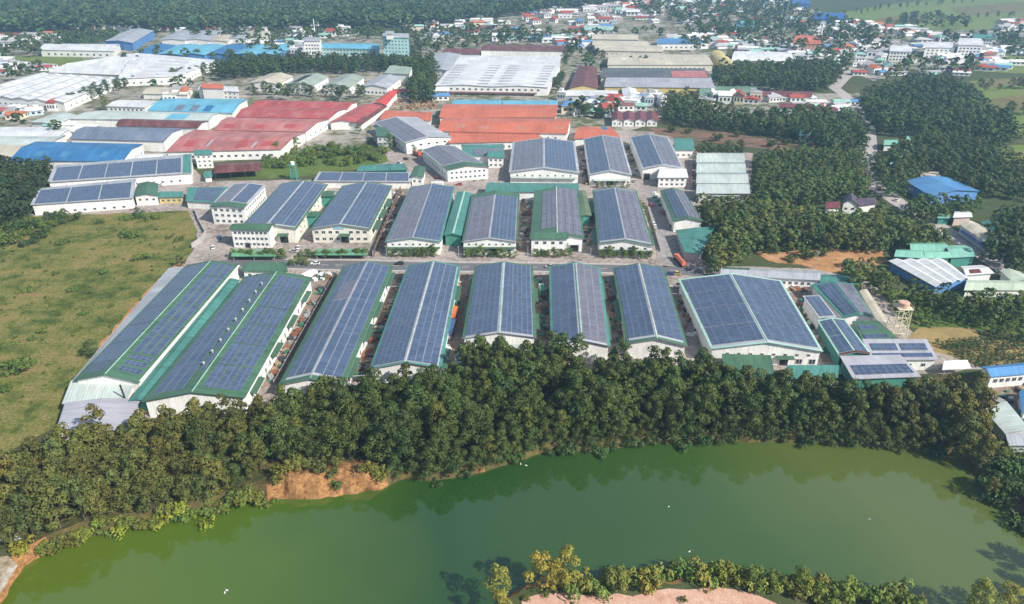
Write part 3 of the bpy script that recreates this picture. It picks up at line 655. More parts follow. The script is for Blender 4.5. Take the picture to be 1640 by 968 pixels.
b = Bld('gallery', 'long teal roofed gallery between the fourth and fifth road row factories', [(712,376),(739,377),(755,310),(733,308)], 6.2, .9, TEAL, GREENW, cat='gallery')
b.strip('ridge_cap', .44, .56, 0, 1, MINT, .1)
b = Bld('factory', 'fifth road row factory with panel grid, green rear roof strip and green band', [(741,387),(827,387),(831,310),(757,312)], 7.2, 2.0, LGROOF, WHITE, group=RR, cat='factory')
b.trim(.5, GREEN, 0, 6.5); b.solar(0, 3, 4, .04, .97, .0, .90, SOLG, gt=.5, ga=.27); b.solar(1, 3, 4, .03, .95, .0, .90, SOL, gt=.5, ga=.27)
b.wins('n', 7, [5.6], 1.0, .9); b.canopy('n', .0, 1.0, 4.2, 1.3, None, .3); b.door('n', .56, 4, 3.6); b.wins('n', 6, [1.9], 1.8, 1.6, skip=(3,))
b = Bld('factory', 'sixth road row factory with broad green left roof edge', [(851,380),(934,381),(925,304),(857,306)], 7.6, 2.0, GREEN, WHITE, group=RR, cat='factory')
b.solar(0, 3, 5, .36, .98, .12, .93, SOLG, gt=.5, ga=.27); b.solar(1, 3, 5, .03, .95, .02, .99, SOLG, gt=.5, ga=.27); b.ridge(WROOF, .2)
b.door('n', .84, 4, 4); b.canopy('n', .72, .97, 5.2, 2.6, WROOF)
b = Bld('office_block', 'white two storey office block with green roof before the green edged factory', [(850,382),(909,382),(909,371),(853,371)], 8.6, 1.2, GREEN, WHITE, axis='x', cat='office')
b.wins('n', 4, [2.4, 6.2], 1.7, 1.5); b.door('n', .42, 3, 2.8); b.canopy('n', .3, .54, 3.4, 2, WROOF)
b = Bld('factory', 'seventh road row factory, dark left panels and pale right panels', [(959,390),(1046,393),(1018,306),(950,305)], 7.0, 2.2, LGROOF, WHITE, group=RR, cat='factory')
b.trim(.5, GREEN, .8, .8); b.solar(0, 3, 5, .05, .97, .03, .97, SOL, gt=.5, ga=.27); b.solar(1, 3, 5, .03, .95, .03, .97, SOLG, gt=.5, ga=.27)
b.wins('n', 6, [5.0], 1.2, 1.0); b.canopy('n', .0, 1.0, 3.8, 1.3, None, .3)
b.canopy('l', .15, .4, 5, 3); b.canopy('l', .7, .95, 5, 3); b.canopy('r', .1, .35, 5, 2.4)
b = Bld('factory', 'small solar factory right of the side road, green left eave', [(1079,354),(1125,354),(1094,306),(1058,305)], 6.4, 1.6, GREEN, WHITE, group=RR, cat='factory')
b.solar(0, 3, 1, .25, .97, .05, .95, ga=.27); b.solar(1, 3, 1, .03, .95, .05, .95, SOLG, ga=.27)
b = Bld('storage_shed', 'teal skewed low roof below the small factory at the side road', [(1098,404),(1120,408),(1143,364),(1084,369)], 4.5, .5, TEAL, GREYW, cat='shed')
b = Bld('gallery', 'long teal green roof between the road row and the rear factories', [(778,307),(926,307),(925,294),(781,293)], 5.4, .6, TEAL, WHITE, axis='x', cat='gallery')
b = Bld('gallery', 'mossy green link roof between the sixth and seventh road row factories', [(932,345),(946,345),(937,306),(928,306)], 6.0, .4, roofmat('mossy_sheet', (.16, .22, .12), .4), GREENW, cat='gallery')
for x in (508, 485):
    pass
b = Bld('gallery', 'green link roof high between the second and third road row factories', [(510,314),(532,314),(535,306),(515,306)], 6.4, .5, GREEN, GREENW, axis='x', cat='gallery')
b = Bld('gallery', 'green link roof low between the second and third road row factories', [(484,347),(506,346),(514,339),(490,339)], 6.4, .5, GREEN, GREENW, axis='x', cat='gallery')
b = Bld('bike_shed', 'green roofed bicycle shed behind the hedge before the office block', [(372,410),(440,410),(440,400),(374,400)], 2.8, .3, roofmat('soft_green_sheet', (.14, .34, .20), .25), STEEL, axis='x', cat='shed', openwall=True)
b = Bld('bike_shed', 'green roofed bicycle shed behind the hedge before the cream gable factory', [(506,408),(585,408),(585,399),(508,399)], 2.8, .3, MATS['soft_green_sheet'], STEEL, axis='x', cat='shed', openwall=True)

# ---- rear solar factories
RA = 'solar factories of the rear row'
b = Bld('factory', 'leftmost wide factory of the rear row with white gable and central ridge', [(816,276),(927,277),(920,227),(822,228)], 7, 3.0, LGROOF, WHITE, group=RA, cat='factory')
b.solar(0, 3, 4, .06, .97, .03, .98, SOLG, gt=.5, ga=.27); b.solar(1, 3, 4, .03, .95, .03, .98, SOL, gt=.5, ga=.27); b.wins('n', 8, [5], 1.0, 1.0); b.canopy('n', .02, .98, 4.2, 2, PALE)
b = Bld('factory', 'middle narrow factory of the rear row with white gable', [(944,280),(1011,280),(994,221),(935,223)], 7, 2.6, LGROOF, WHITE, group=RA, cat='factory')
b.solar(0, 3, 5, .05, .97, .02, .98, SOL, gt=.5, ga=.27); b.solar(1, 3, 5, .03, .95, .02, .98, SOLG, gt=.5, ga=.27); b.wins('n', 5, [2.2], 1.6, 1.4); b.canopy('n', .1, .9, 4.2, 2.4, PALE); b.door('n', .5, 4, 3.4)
b = Bld('factory', 'right factory of the rear row, dark left slope and pinkish right slope', [(1029,271),(1094,270),(1070,221),(1009,220)], 7, 2.6, LGROOF, WHITE, group=RA, cat='factory')
b.solar(0, 3, 5, .08, .97, .03, .98, SOL, gt=.5, ga=.27); b.solar(1, 3, 5, .03, .95, .03, .98, SOLG, gt=.5, ga=.27); b.door('n', .12, 4, 4)
b = Bld('office_block', 'white two storey office with hip roof before the right rear factory', [(1054,284),(1101,284),(1094,269),(1060,269)], 6.6, 2.0, WROOF, WHITE, axis='x', cat='office')
b.wins('n', 5, [2, 4.8], 1.5, 1.2)
b = Bld('guard_house', 'small teal roofed building right of the rear row factories', [(1081,240),(1111,240),(1109,222),(1079,222)], 6, 1, TEAL, WHITE, axis='x', cat='house'); b.wins('n', 3, [2.2])
for i, (y0, y1, xr) in enumerate([(260,247,1192), (276.5,263.5,1194), (293,280,1198), (309.5,296.5,1200)]):
    b = Bld('long_shed', ['rearmost', 'second from rear', 'second from front', 'frontmost'][i] + ' of four long pale mint sheds by the plantation', [(1116,y0),(xr,y0),(xr-2,y1),(1117,y1)], 5.5, 1.1, PALE, GREYW, axis='x', kind='hi', cat='shed', group='four long pale sheds')
    b.wins('r', 2, [3], 1.4, 1.4)
    if i == 3: b.wins('n', 5, [2.6], 2.4, 2.4, .3, .98)
b = Bld('factory', 'upper long left factory with blue panels facing the meadow', [(77,292),(306,277),(307,250),(93,268)], 7, 2.2, LGROOF, WHITE, axis='x', kind='hi', cat='factory')
b.solar(0, 1, 5, .06, .98, .02, .93, gt=.7); b.strip('verge_trim', 0, 1, .94, 1.0, TEAL, .1); b.wins('n', 14, [2.4], 1.4, 1.3)
b = Bld('factory', 'lower long left factory with blue panels at the meadow edge', [(50,328),(212,317),(218,290),(68,305)], 6.5, 2.2, LGROOF, WHITE, axis='x', kind='hi', cat='factory')
b.solar(0, 1, 3, .02, .98, .02, .98, gt=.7); b.wins('n', 9, [1.5], 1.6, 1.2)
b = Bld('gatehouse', 'white two storey house with green gable roof beside the lower left factory', [(215,314),(252,313),(252,294),(222,294)], 6, 1.2, GREEN, WHITE, axis='y', cat='house'); b.wins('n', 3, [3.6], 1.5, 1.3)
b = Bld('guard_house', 'low teal roofed hut right of the green gable house', [(253,316),(293,315),(292,307),(256,307)], 4, .5, TEAL, YELW, axis='x', cat='hut'); b.wins('n', 4, [1.8])
b = Bld('storage_shed', 'low solar roof between the meadow corner and the leftmost road row factory', [(298,322),(340,324),(364,302),(302,303)], 4.5, .8, TEAL, WHITE, axis='x', kind='mono', cat='shed'); b.solar(0, 1, 3, .08, .95, .25, .97)
b = Bld('office_block', 'narrow white three storey block with teal roof beside the red open shed', [(311,248),(339,247),(338,240),(313,240)], 9.5, .8, TEAL, WHITE, axis='x', cat='office'); b.wins('n', 3, [2, 4.8, 7.6], 1.3, 1.2)
b = Bld('guard_house', 'tiny teal gate hut below the narrow three storey block', [(327,284),(339,283),(338,274),(328,275)], 3.4, .5, TEAL, WHITE, axis='x', cat='hut')
b = Bld('open_shed', 'dark rusty red open sided shed below the big red factory roof', [(343,277),(416,273),(418,259),(350,262)], 5, 1.4, RUST, RUST, axis='x', cat='shed', openwall=True)
b = Bld('factory', 'long low dark panel building behind the second and third road row factories', [(503,290),(658,291),(658,279),(512,278)], 4.6, .9, LGROOF, WHITE, axis='x', kind='mono', cat='factory'); b.solar(0, 1, 4, .05, .95, .02, .98, gt=.8)
b = Bld('guard_house', 'small green roofed white house at the end of the long low panel building', [(658,283),(677,284),(681,268),(664,267)], 6, .8, GREEN, WHITE, cat='house'); b.wins('n', 2, [3.2])
b = Bld('storage_shed', 'long bowed teal roof below the scrub plot', [(572,274),(652,272),(646,262),(578,265)], 4, .8, TEAL, GREENW, axis='x', cat='shed')
b = Bld('factory', 'grey roofed white factory turned diagonally beside the orange roofs', [(650,229),(723,220),(668,188),(600,196)], 8.4, 2.4, LGROOF, WHITE, cat='factory')
b.solar(0, 2, 5, .02, .96, .03, .97, SOLG, gt=.3); b.wins('n', 5, [5.8], 2.2, 1.4); b.wins('l', 9, [3], 1.6, 1.8); b.canopy('l', .0, .55, 6.2, 2.6, TEAL)
b = Bld('office_block', 'small white block with green sloping roof at the grey diagonal factory', [(603,218),(629,219),(624,206),(602,206)], 8, .9, GREEN, WHITE, axis='x', kind='mono', cat='office'); b.wins('n', 3, [2.4, 5.6])
b = Bld('factory', 'diagonal solar factory with green front roof and white window front', [(716,272),(783,267),(727,234),(676,240)], 8, 2.0, LGROOF, WHITE, cat='factory')
b.strip('verge_trim', -.01, 1.01, -.02, .16, GREEN, .1); b.solar(0, 2, 4, .03, .97, .18, .97, SOLG, gt=.3); b.solar(1, 2, 4, .03, .97, .18, .97, SOLG, gt=.3); b.wins('n', 8, [2.4, 5.6], 1.4, 1.3); b.wins('l', 9, [3.5], 1.4, 1.4)
b = Bld('storage_shed', 'small grey panel roof behind the teal pyramid house', [(743,249),(807,250),(805,231),(739,232)], 6, 1, TEAL, WHITE, axis='x', cat='shed'); b.solar(0, 1, 2, .1, .95, .25, .97, SOLG)
b = Bld('guard_house', 'white two storey house with teal pyramid roof between rear factories', [(781,252),(807,252),(805,242),(784,242)], 7.5, 1.8, TEAL, WHITE, axis='x', cat='house'); b.wins('n', 3, [2.2, 5.4])

# ---- red and orange factories
RG = 'red roofed factory halls'
b = Bld('factory_hall', 'nearest and broadest faded red roof of the red factory', [(267,243),(450,239),(488,213),(312,208)], 7, 2.4, FRED, WHITE, axis='x', group=RG, cat='factory'); b.wins('n', 14, [3], 2.0, 1.6); b.patches(RED, 3, .10); b.patches(GROOF, 2, .02)
b = Bld('factory_hall', 'faded red roof second from the front of the red factory', [(344,208),(490,211),(526,191),(366,188)], 7.5, 2.2, FRED, WHITE, axis='x', group=RG, cat='factory'); b.patches(RED, 3, .14); b.wins('r', 4, [3], 1.6, 1.6)
b = Bld('factory_hall', 'bright red roof third from the front of the red factory', [(378,187),(527,190),(556,174),(398,171)], 8, 2.0, RED, WHITE, axis='x', group=RG, cat='factory'); b.patches(FRED, 4, .09); b.wins('r', 4, [3], 1.6, 1.6)
b = Bld('factory_hall', 'rearmost bright red roof of the red factory', [(400,171),(556,175),(572,164),(424,160)], 8, 1.8, RED, WHITE, axis='x', group=RG, cat='factory')
b = Bld('factory_hall', 'faded pink red annex at the right end of the red factory', [(528,196),(570,196),(612,170),(578,168)], 6, 1.6, RED, WHITE, group=RG, cat='factory')
b = Bld('long_shed', 'long rusty red brown shed right of the red factory', [(560,198),(578,200),(620,170),(600,169)], 5, 1.2, RUST, WHITE, cat='shed')
b = Bld('long_shed', 'narrow bright red shed left of the timber yard', [(597,166),(618,168),(636,148),(622,147)], 6, 1.4, roofmat('scarlet_sheet', (.58, .06, .04), .2), WHITE, cat='shed')
OG = 'orange roofed factory halls'
b = Bld('factory_hall', 'rearmost orange roof of the orange factory beside the timber yard', [(704,188),(890,188),(893,168),(713,167)], 7, 2.0, ORANGE, WHITE, axis='x', group=OG, cat='factory'); b.wins('n', 18, [5], 1.8, 1.2)
b = Bld('factory_hall', 'largest orange roof in the middle of the orange factory', [(702,210),(908,214),(914,191),(712,188)], 8, 2.4, ORANGE, WHITE, axis='x', group=OG, cat='factory'); b.patches(roofmat('dusty_orange_sheet', (.50, .20, .13), .3), 4, .08); b.wins('n', 16, [4.5], 1.6, 1.2)
b = Bld('factory_hall', 'front orange lean-to of the orange factory', [(719,229),(866,226),(862,213),(722,212)], 6, 1.4, ORANGE, WHITE, axis='x', kind='mono', group=OG, cat='factory'); b.wins('n', 8, [2.5], 1.8, 1.4, .5, 1)
b = Bld('long_shed', 'orange roofed shed in front of the timber yard', [(609,191),(690,193),(692,180),(618,177)], 5, 1.2, ORANGE, WHITE, axis='x', cat='shed')
b = Bld('long_shed', 'small orange roof right of the orange factory, behind the rear row', [(920,222),(992,220),(976,204),(928,203)], 6, 1.4, ORANGE, WHITE, axis='x', cat='shed')
b.strip('roof_patch', .6, 1.0, .7, .88, BLUE, .1)
b = Bld('long_shed', 'low sky blue shed left of two behind the orange factory', [(724,168),(802,168),(802,160),(727,160)], 5, .8, SKYB, WHITE, axis='x', cat='shed')
b = Bld('long_shed', 'low sky blue shed right of two behind the orange factory', [(806,168),(893,168),(891,161),(806,161)], 5, .8, SKYB, WHITE, axis='x', cat='shed')

# ---- blue and pale factories on the left
b = Bld('factory_hall', 'big deep blue roof at the left above the upper solar factory', [(15,257),(196,258),(228,231),(58,227)], 8, 2.4, BLUE, WHITE, axis='x', cat='factory'); b.patches(roofmat('faded_blue_sheet', (.07, .24, .44), .3), 3, .07); b.wins('r', 6, [3], 1.6, 1.6)
b = Bld('factory_hall', 'white gabled hall between the blue roof and upper solar factory', [(110,262),(255,257),(268,246),(128,250)], 6, 1.2, WROOF, WHITE, axis='x', cat='factory'); b.wins('n', 12, [3], 1.4, 1.4)
b = Bld('factory_hall', 'weathered grey blue roof behind the deep blue one', [(112,222),(262,226),(292,206),(136,203)], 8, 2.0, GBLUE, WHITE, axis='x', cat='factory')
b = Bld('factory_hall', 'narrow rusty red roof behind the grey blue one', [(186,201),(316,205),(332,194),(198,190)], 7.5, 1.6, RUST, WHITE, axis='x', cat='factory')
b = Bld('factory_hall', 'pale roof with sky blue patch behind the rusty one', [(110,190),(334,193),(352,181),(165,177)], 7.5, 1.6, PALE, WHITE, axis='x', cat='factory'); b.strip('roof_patch', .05, .5, .68, .82, SKYB, .1)
b = Bld('factory_hall', 'sky blue roof with darker patches left of the red factory', [(236,177),(372,181),(396,159),(266,158)], 8, 2.0, SKYB, WHITE, axis='x', cat='factory')
for t in (.30, .48, .64): b.strip('roof_patch', .03, .36, t, t + .09, GBLUE if t < .6 else BLUE, .1)
b = Bld('long_shed', 'cream and white low sheds behind the sky blue roof, long front one', [(170,170),(232,172),(258,162),(192,160)], 5, 1, WROOF, WHITE, axis='x', cat='shed'); b.wins('n', 8, [2.4], 2, 1.6)
for i, (a, c2) in enumerate([((-60,250),(60,230)), ((-60,236),(95,216)), ((-60,222),(110,204))]):
    b = Bld('long_shed', ['nearest', 'middle', 'farthest'][i] + ' of three pale white sheds at the left edge behind the dark wood', [(-80,a[1]),(c2[0]-22,a[1]+1),(c2[0]+10,c2[1]),(-80,c2[1]-1)], 5, 1.2, [CRROOF, PALE, WROOF][i], WHITE, axis='x', cat='shed', group='pale sheds at the left edge')
b = Bld('long_shed', 'pale mint narrow shed left of the small grass plot', [(48,196),(90,200),(122,184),(90,181)], 5, 1, PALE, WHITE, cat='shed')
b = Bld('factory_hall', 'huge white ribbed factory roof at the left edge', [(-60,152),(102,164),(190,127),(60,118)], 8, 1.6, WROOF, WHITE, axis='y', kind='gable', n=6, cat='factory'); [b.patches(LGROOF, 7, .012, k/6 + .02, k/6 + .14, True) for k in range(6)]; b.wins('n', 16, [3], 2, 1.6); b.wins('r', 10, [3], 2, 1.6)
b = Bld('factory_hall', 'large white multi ridged factory roof behind the huge left one', [(190,126),(290,122),(346,98),(216,86)], 8, 1.6, WROOF, WHITE, axis='x', kind='saw', n=6, cat='factory'); b.wins('r', 10, [3], 2, 1.6); b.wins('n', 8, [3], 2, 1.6)
b = Bld('factory_hall', 'white multi ridged factory roof left of the other, toward the grass strip', [(78,116),(190,120),(215,87),(108,104)], 8, 1.6, WROOF, WHITE, axis='x', kind='saw', n=5, cat='factory')
b = Bld('long_shed', 'long bright white shed with arched vents at the upper left', [(64,80),(182,82),(192,71),(73,70)], 8, 2.5, WROOF, WHITE, axis='x', cat='shed'); b.wins('n', 10, [3], 3, 2.4)
BG = 'row of sky blue sheds at the upper left'
for i, (x, w) in enumerate([(212,44),(252,46),(290,44),(330,44),(372,44),(408,40)]):
    b = Bld('blue_shed', ordinal(i) + ' sky blue shed from the left in the upper row', [(x,87),(x+w-6,88.5),(x+w+28,73),(x+34,71.5)], 7, 1.6, SKYB if i % 3 else BLUE, BLUEW, cat='shed', group=BG)
b = Bld('long_shed', 'blue ended grey roof at the far left by the plantation', [(168,66),(212,69),(246,49),(208,47)], 10, 2, LGROOF, BLUEW, cat='shed')
for i, x in enumerate((258, 296)):
    b = Bld('long_shed', ['left', 'right'][i] + ' grey white roof of two in the hazy upper left', [(x,64),(x+38,65),(x+58,50),(x+26,49)], 7, 1.6, LGROOF, WHITE, cat='shed', group='grey white upper left roofs')
for i, (x, y) in enumerate([(330,62),(360,58),(386,55)]):
    b = Bld('long_shed', ['left', 'middle', 'right'][i] + ' pinkish roof of three beside the hazy grey white roofs', [(x,y+4),(x+34,y+5),(x+46,y-5),(x+18,y-6)], 6, 1.4, [CRROOF, LGROOF, CRROOF][i], WHITE, cat='shed', group='pinkish upper left roofs')
b = Bld('long_shed', 'grey and pink yard roof left of the white villa', [(228,150),(300,152),(308,141),(240,140)], 5, 1.2, CRROOF, WHITE, axis='x', cat='shed')
b = Bld('villa', 'white two storey villa with orange roof before the centre wood', [(317,144),(382,147),(380,139),(322,137)], 8, .5, WROOF, WHITE, axis='x', cat='villa'); b.wins('n', 8, [2.4, 5.8], 1.6, 1.5)
hb = Bld('villa', 'orange hip roofed upper storey on the white villa', [(323,141),(358,142),(354,135),(328,134)], 11, 2.2, ORANGE, WHITE, axis='x', cat='villa')

# ---- centre background
CG = 'four pale green roofed white warehouses'
for i, (q, mt) in enumerate([([(398,133),(445,135),(469,122),(432,118)], CRROOF), ([(457,135),(501,137),(526,123),(490,119)], roofmat('sage_sheet', (.34, .40, .34), .25)), ([(517,138),(560,140),(583,124),(548,120)], MATS['sage_sheet']), ([(578,139),(620,141),(642,125),(608,121)], LGROOF)]):
    b = Bld('warehouse', ['first pale tan', 'second sage green', 'third sage green', 'fourth grey'][i] + ' roofed white warehouse from the left before the centre wood', q, 7.5, 2.4, mt, WHITE, group=CG); b.wins('n', 6, [2.6], 2, 1.8); b.wins('r', 4, [3], 2, 1.8)
    if i == 1: b.solar(0, 1, 1, .3, .9, .1, .8, DARK)
b = Bld('pavilion', 'grey tiered pavilion roof standing inside the centre wood', [(616,117),(655,119),(664,108),(634,104)], 9, 3, roofmat('sage_sheet', (.34,.4,.34)), WHITE, axis='x', cat='pavilion')
b = Bld('factory_hall', 'pale teal factory with blue grey roof left of the cyan tower block', [(500,77),(608,79),(606,70),(503,69)], 9, 2.0, SKYB, TEALW, axis='x', cat='factory'); b.wins('n', 18, [3, 6.6], 2.4, 1.6)
b = Bld('tower_block', 'cyan and white seven storey tower block', [(612,60),(655,61),(654,54),(614,53)], 27, .3, LGROOF, wallmat('cyan_wall', (.46, .74, .76)), kind='flat', cat='building'); b.wins('n', 7, [7,11,15,19,23], 1.7, 1.5)
b = Bld('stair_tower', 'white roof turret on top of the cyan tower block', [(618,55),(630,55),(630,50),(618,50)], 33, .3, LGROOF, WHITE, kind='flat', cat='building', z0=27.1)
b = Bld('office_block', 'white five storey block at the left end of the pale teal factory', [(486,66),(512,66),(514,60),(490,60)], 20, .3, LGROOF, WHITE, kind='flat', cat='office'); b.wins('n', 5, [3,7,11,15], 2.2, 1.8)
b = Bld('factory_hall', 'big bright white factory with ribbed roof in the centre background', [(697,137),(878,140),(897,104),(726,102)], 8, 1.2, WROOF, WHITE, axis='y', kind='gable', n=2, cat='factory'); b.wins('n', 16, [5], 2.4, 1.8); b.wins('r', 8, [3], 2, 1.8)
for i in range(8):
    mb = MB()
    for h in (0, 1):
        t0 = .06 + i * .115
        q = [b.P(.04 + .5*h, t0, .5), b.P(.46 + .5*h, t0, .5), b.P(.46 + .5*h, t0 + .035, .5), b.P(.04 + .5*h, t0 + .035, .5)]
        mb.slab(q, .5)
    mb.build('roof_monitor', LGROOF, b.roof, b.c)
b.canopy('n', .0, .9, 2.6, 4, RUST)
b = Bld('factory_hall', 'rear white roof block behind the big bright white factory', [(728,102),(896,104),(898,91),(738,89)], 8, .8, WROOF, WHITE, axis='x', cat='factory')
b = Bld('factory_hall', 'grey annex left of the big bright white factory', [(690,112),(722,114),(738,87),(698,85)], 8, 1.4, LGROOF, WHITE, cat='factory'); b.wins('n', 4, [3, 6], 2, 1.4)
b = Bld('long_shed', 'long dull red roof behind the big white factory', [(770,80),(908,82),(905,73),(776,72)], 8, 1.6, RUST, WHITE, axis='x', cat='shed')
b = Bld('long_shed', 'short dull red roof left of the long dull red one', [(706,86),(768,87),(768,78),(716,77)], 6, 1.6, RUST, WHITE, axis='x', cat='shed')
KG = 'cream warehouses in the background'
for i, (q, lb) in enumerate([([(948,63),(1022,64),(1021,55),(950,55)], 'rearmost and smallest cream warehouse'), ([(949,72),(1040,74),(1036,66),(950,65)], 'second cream warehouse from the rear'), ([(955,81),(1062,83),(1056,73),(951,72)], 'third cream warehouse from the rear'), ([(973,104),(1142,104),(1130,88),(977,87)], 'frontmost and longest cream warehouse')]):
    b = Bld('cream_warehouse', lb + ' beyond the dark roofs', q, 7, 2, CRROOF, wallmat('ivory_wall', (.68, .64, .54)), axis='x', group=KG); b.wins('n', [8, 10, 12, 20][i], [3], 2.2, 1.8)
b = Bld('long_shed', 'bright blue roofed white shed right of the cream warehouses', [(1052,70),(1124,70),(1120,62),(1056,61)], 8, 1.8, roofmat('bright_blue_sheet', (.09, .25, .50), .25), WHITE, axis='x', cat='shed'); b.wins('n', 8, [3], 2.4, 2)
b = Bld('long_shed', 'pale yellow arched shed right of the cream warehouses', [(1160,108),(1182,107),(1158,84),(1138,84)], 8, 2.4, YEL, YELW, cat='shed', kind='arch')
b = Bld('tensile_hall', 'white curved tent like hall behind the dark right wood', [(1172,97),(1270,98),(1262,86),(1178,84)], 5, 5, WROOF, WHITE, axis='x', kind='arch', cat='hall')
b = Bld('factory_hall', 'dark red brown gabled roof left of the dark grey halls', [(912,141),(957,141),(956,109),(926,108)], 6, 2.6, RUST, YELW, cat='factory')
b = Bld('factory_hall', 'dark grey long roof with a faded pink end', [(962,124),(1136,125),(1126,110),(966,109)], 8, 2, DGROOF, GREYW, axis='x', cat='factory'); b.strip('roof_patch', .02, .5, .66, .99, FRED, .1)
b = Bld('factory_hall', 'pale grey stained long roof in front of the dark grey one', [(968,139),(1145,141),(1137,126),(972,125)], 6.5, 1.6, GROOF, YELW, axis='x', kind='mono', cat='factory')
b = Bld('long_shed', 'long dull green roof right of the stained grey hall', [(1120,152),(1213,152),(1211,139),(1122,138)], 5, 1.4, roofmat('dull_green_sheet', (.17, .28, .2), .3), WHITE, axis='x', cat='shed'); b.wins('n', 9, [2], 2, 1.6)
b = Bld('long_shed', 'long white low roof left of the small house quarter', [(907,153),(990,154),(988,145),(910,144)], 5, 1.2, WROOF, WHITE, axis='x', cat='shed')
b = Bld('long_shed', 'white sloping shed pointing toward the viewer amid small houses', [(1002,166),(1026,166),(1018,142),(996,142)], 5, 1.4, WROOF, WHITE, cat='shed'); b.wins('r', 6, [2.4])
for i in range(4):
    x = 980 + i * 18.5
    b = Bld('row_house', ordinal(i) + ' maroon tiled row house from the left behind the rear row', [(x,193),(x+18,193.5),(x+17,181),(x-.5,180.5)], 5, 2, roofmat('maroon_tile', (.19, .05, .06), .35), WHITE, cat='house', group='maroon row houses'); b.wins('n', 2, [2.4])
b = Bld('long_shed', 'long pale teal shed half hidden in the trees on the right', [(1281,216),(1320,217),(1319,207),(1282,206)], 5, 1, SKYB, TEALW, axis='x', cat='shed'); b.wins('n', 5, [2.2])
b = Bld('long_shed', 'second pale teal shed deeper in the trees on the right', [(1326,218),(1358,217),(1352,208),(1326,207)], 4.5, 1, SKYB, TEALW, axis='x', cat='shed')
for i, q in enumerate([[(1220,154),(1300,155),(1300,147),(1221,146)], [(1250,172),(1305,174),(1300,166),(1248,165)], [(1308,178),(1342,180),(1336,171),(1304,170)]]):
    b = Bld('long_shed', ['long', 'middle', 'small'][i] + ' maroon roofed building by the town road bend', q, 5, 1.4, MATS['maroon_tile'], WHITE, axis='x', cat='building', group='maroon roofs by the road bend'); b.wins('n', 6, [2.2])
b = Bld('temple', 'orange tiled temple with white walls in the far town', [(1270,70),(1314,71),(1312,57),(1276,56)], 9, 4, ORANGE, wallmat('peach_wall', (.6, .32, .2)), axis='x', cat='temple'); b.wins('n', 7, [2.4, 6], 2, 1.8)
tm = MB(); p = U(1313, 66, 0); tm.tube(p, p + Vector((0,0,20)), 1.6, 1.2, 8); tm.tube(p + Vector((0,0,20)), p + Vector((0,0,25)), 1.2, .1, 8)
tag(tm.build('bell_tower', WHITE, None), 'slim white bell tower at the right end of the orange temple', 'tower')
b = Bld('long_shed', 'big royal blue roof at the far top right', [(1302,30),(1356,31),(1350,21),(1308,20)], 8, 3, roofmat('royal_blue_sheet', (.02, .11, .38), .2), BLUEW, axis='x', cat='shed')
b = Bld('long_shed', 'small royal blue roof at the top edge right of centre', [(1262,6),(1298,7),(1296,1),(1264,0)], 8, 2, MATS['royal_blue_sheet'], BLUEW, axis='x', cat='shed')
b = Bld('long_shed', 'white long roof left of the big royal blue roof', [(1258,33),(1300,36),(1292,27),(1262,26)], 6, 1.4, WROOF, WHITE, axis='x', cat='shed')

for i, (q, h, lb, mt) in enumerate([([(1482,76),(1530,77),(1528,68),(1484,67)], 13, 'wide white four storey block in the white block town', WROOF), ([(1535,72),(1575,73),(1571,62),(1537,61)], 17, 'tallest white block in the white block town', WROOF), ([(1560,62),(1592,63),(1588,55),(1558,54)], 12, 'teal roofed white block behind the tallest white block', TEAL), ([(1425,82),(1460,83),(1458,74),(1428,73)], 12, 'white block with red band where the far road climbs', WROOF), ([(1180,42),(1212,44),(1206,34),(1178,33)], 9, 'pale blue roofed hall in the hazy upper town', SKYB), ([(935,48),(985,49),(982,42),(936,41)], 8, 'pale teal long roof below the hillside town', MINT)]):
    b = Bld('town_block', lb, q, h, .8, mt, WHITE, axis='x', cat='building'); b.wins('n', 6, [z for z in (2.4, 6, 9.5, 13) if z < h - 1.5], 2.2, 1.8)
# ---- right side buildings
b = Bld('warehouse', 'bright blue diagonal warehouse beside the town road', [(1492,314),(1568,306),(1516,284),(1452,290)], 6, 2.2, roofmat('bright_blue_sheet', (.06,.22,.55)), BLUEW); b.wins('r', 4, [3])
b = Bld('storage_shed', 'pale flat roof behind the bright blue warehouse', [(1478,288),(1508,288),(1502,276),(1474,277)], 5, .5, CRROOF, WHITE, cat='shed')
MG = 'mint green sheds by the town road'
for i, (q, lb) in enumerate([([(1434,410),(1484,413),(1478,401),(1437,400)], 'left mint green shed'), ([(1460,402),(1518,402),(1512,389),(1456,389)], 'rear middle mint green shed'), ([(1484,413),(1522,412),(1512,403),(1476,403)], 'front middle mint green shed'), ([(1524,412),(1562,410),(1545,393),(1512,394)], 'right mint green shed')]):
    b = Bld('mint_shed', lb + ' of the cluster above the white ribbed roof', q, 5.5, 1.2, roofmat('jade_sheet', (.22, .48, .38), .25), GREENW, axis='x', cat='shed', group=MG)
b = Bld('warehouse', 'white four span ribbed warehouse at the right below the mint sheds', [(1498,458),(1552,446),(1511,416),(1426,418)], 4.5, 1.0, WROOF, BLUEW, n=4); b.wins('l', 8, [3.4], 1.6, 1.4)
b = Bld('long_shed', 'long pale green shed right of the white ribbed warehouse', [(1546,464),(1640,464),(1638,450),(1550,449)], 4, 1, roofmat('pale_green_sheet', (.50, .58, .46), .25), WHITE, axis='x', cat='shed')
b = Bld('long_shed', 'pale green shed running down to the right edge below the road', [(1622,450),(1660,450),(1628,434),(1604,434)], 4, 1, MATS['pale_green_sheet'], WHITE, cat='shed')
b = Bld('villa', 'small white house with a red roof patch beside the ribbed warehouse', [(1548,440),(1590,437),(1572,425),(1540,427)], 5, .8, WROOF, WHITE, axis='x', cat='house'); b.strip('roof_patch', .05, .4, .15, .6, RUST, .1)
b = Bld('shop_hall', 'cream roofed shop hall with colourful signs along the town road', [(1588,394),(1610,378),(1556,354),(1538,360)], 5, 1.2, CRROOF, WHITE, cat='shop')
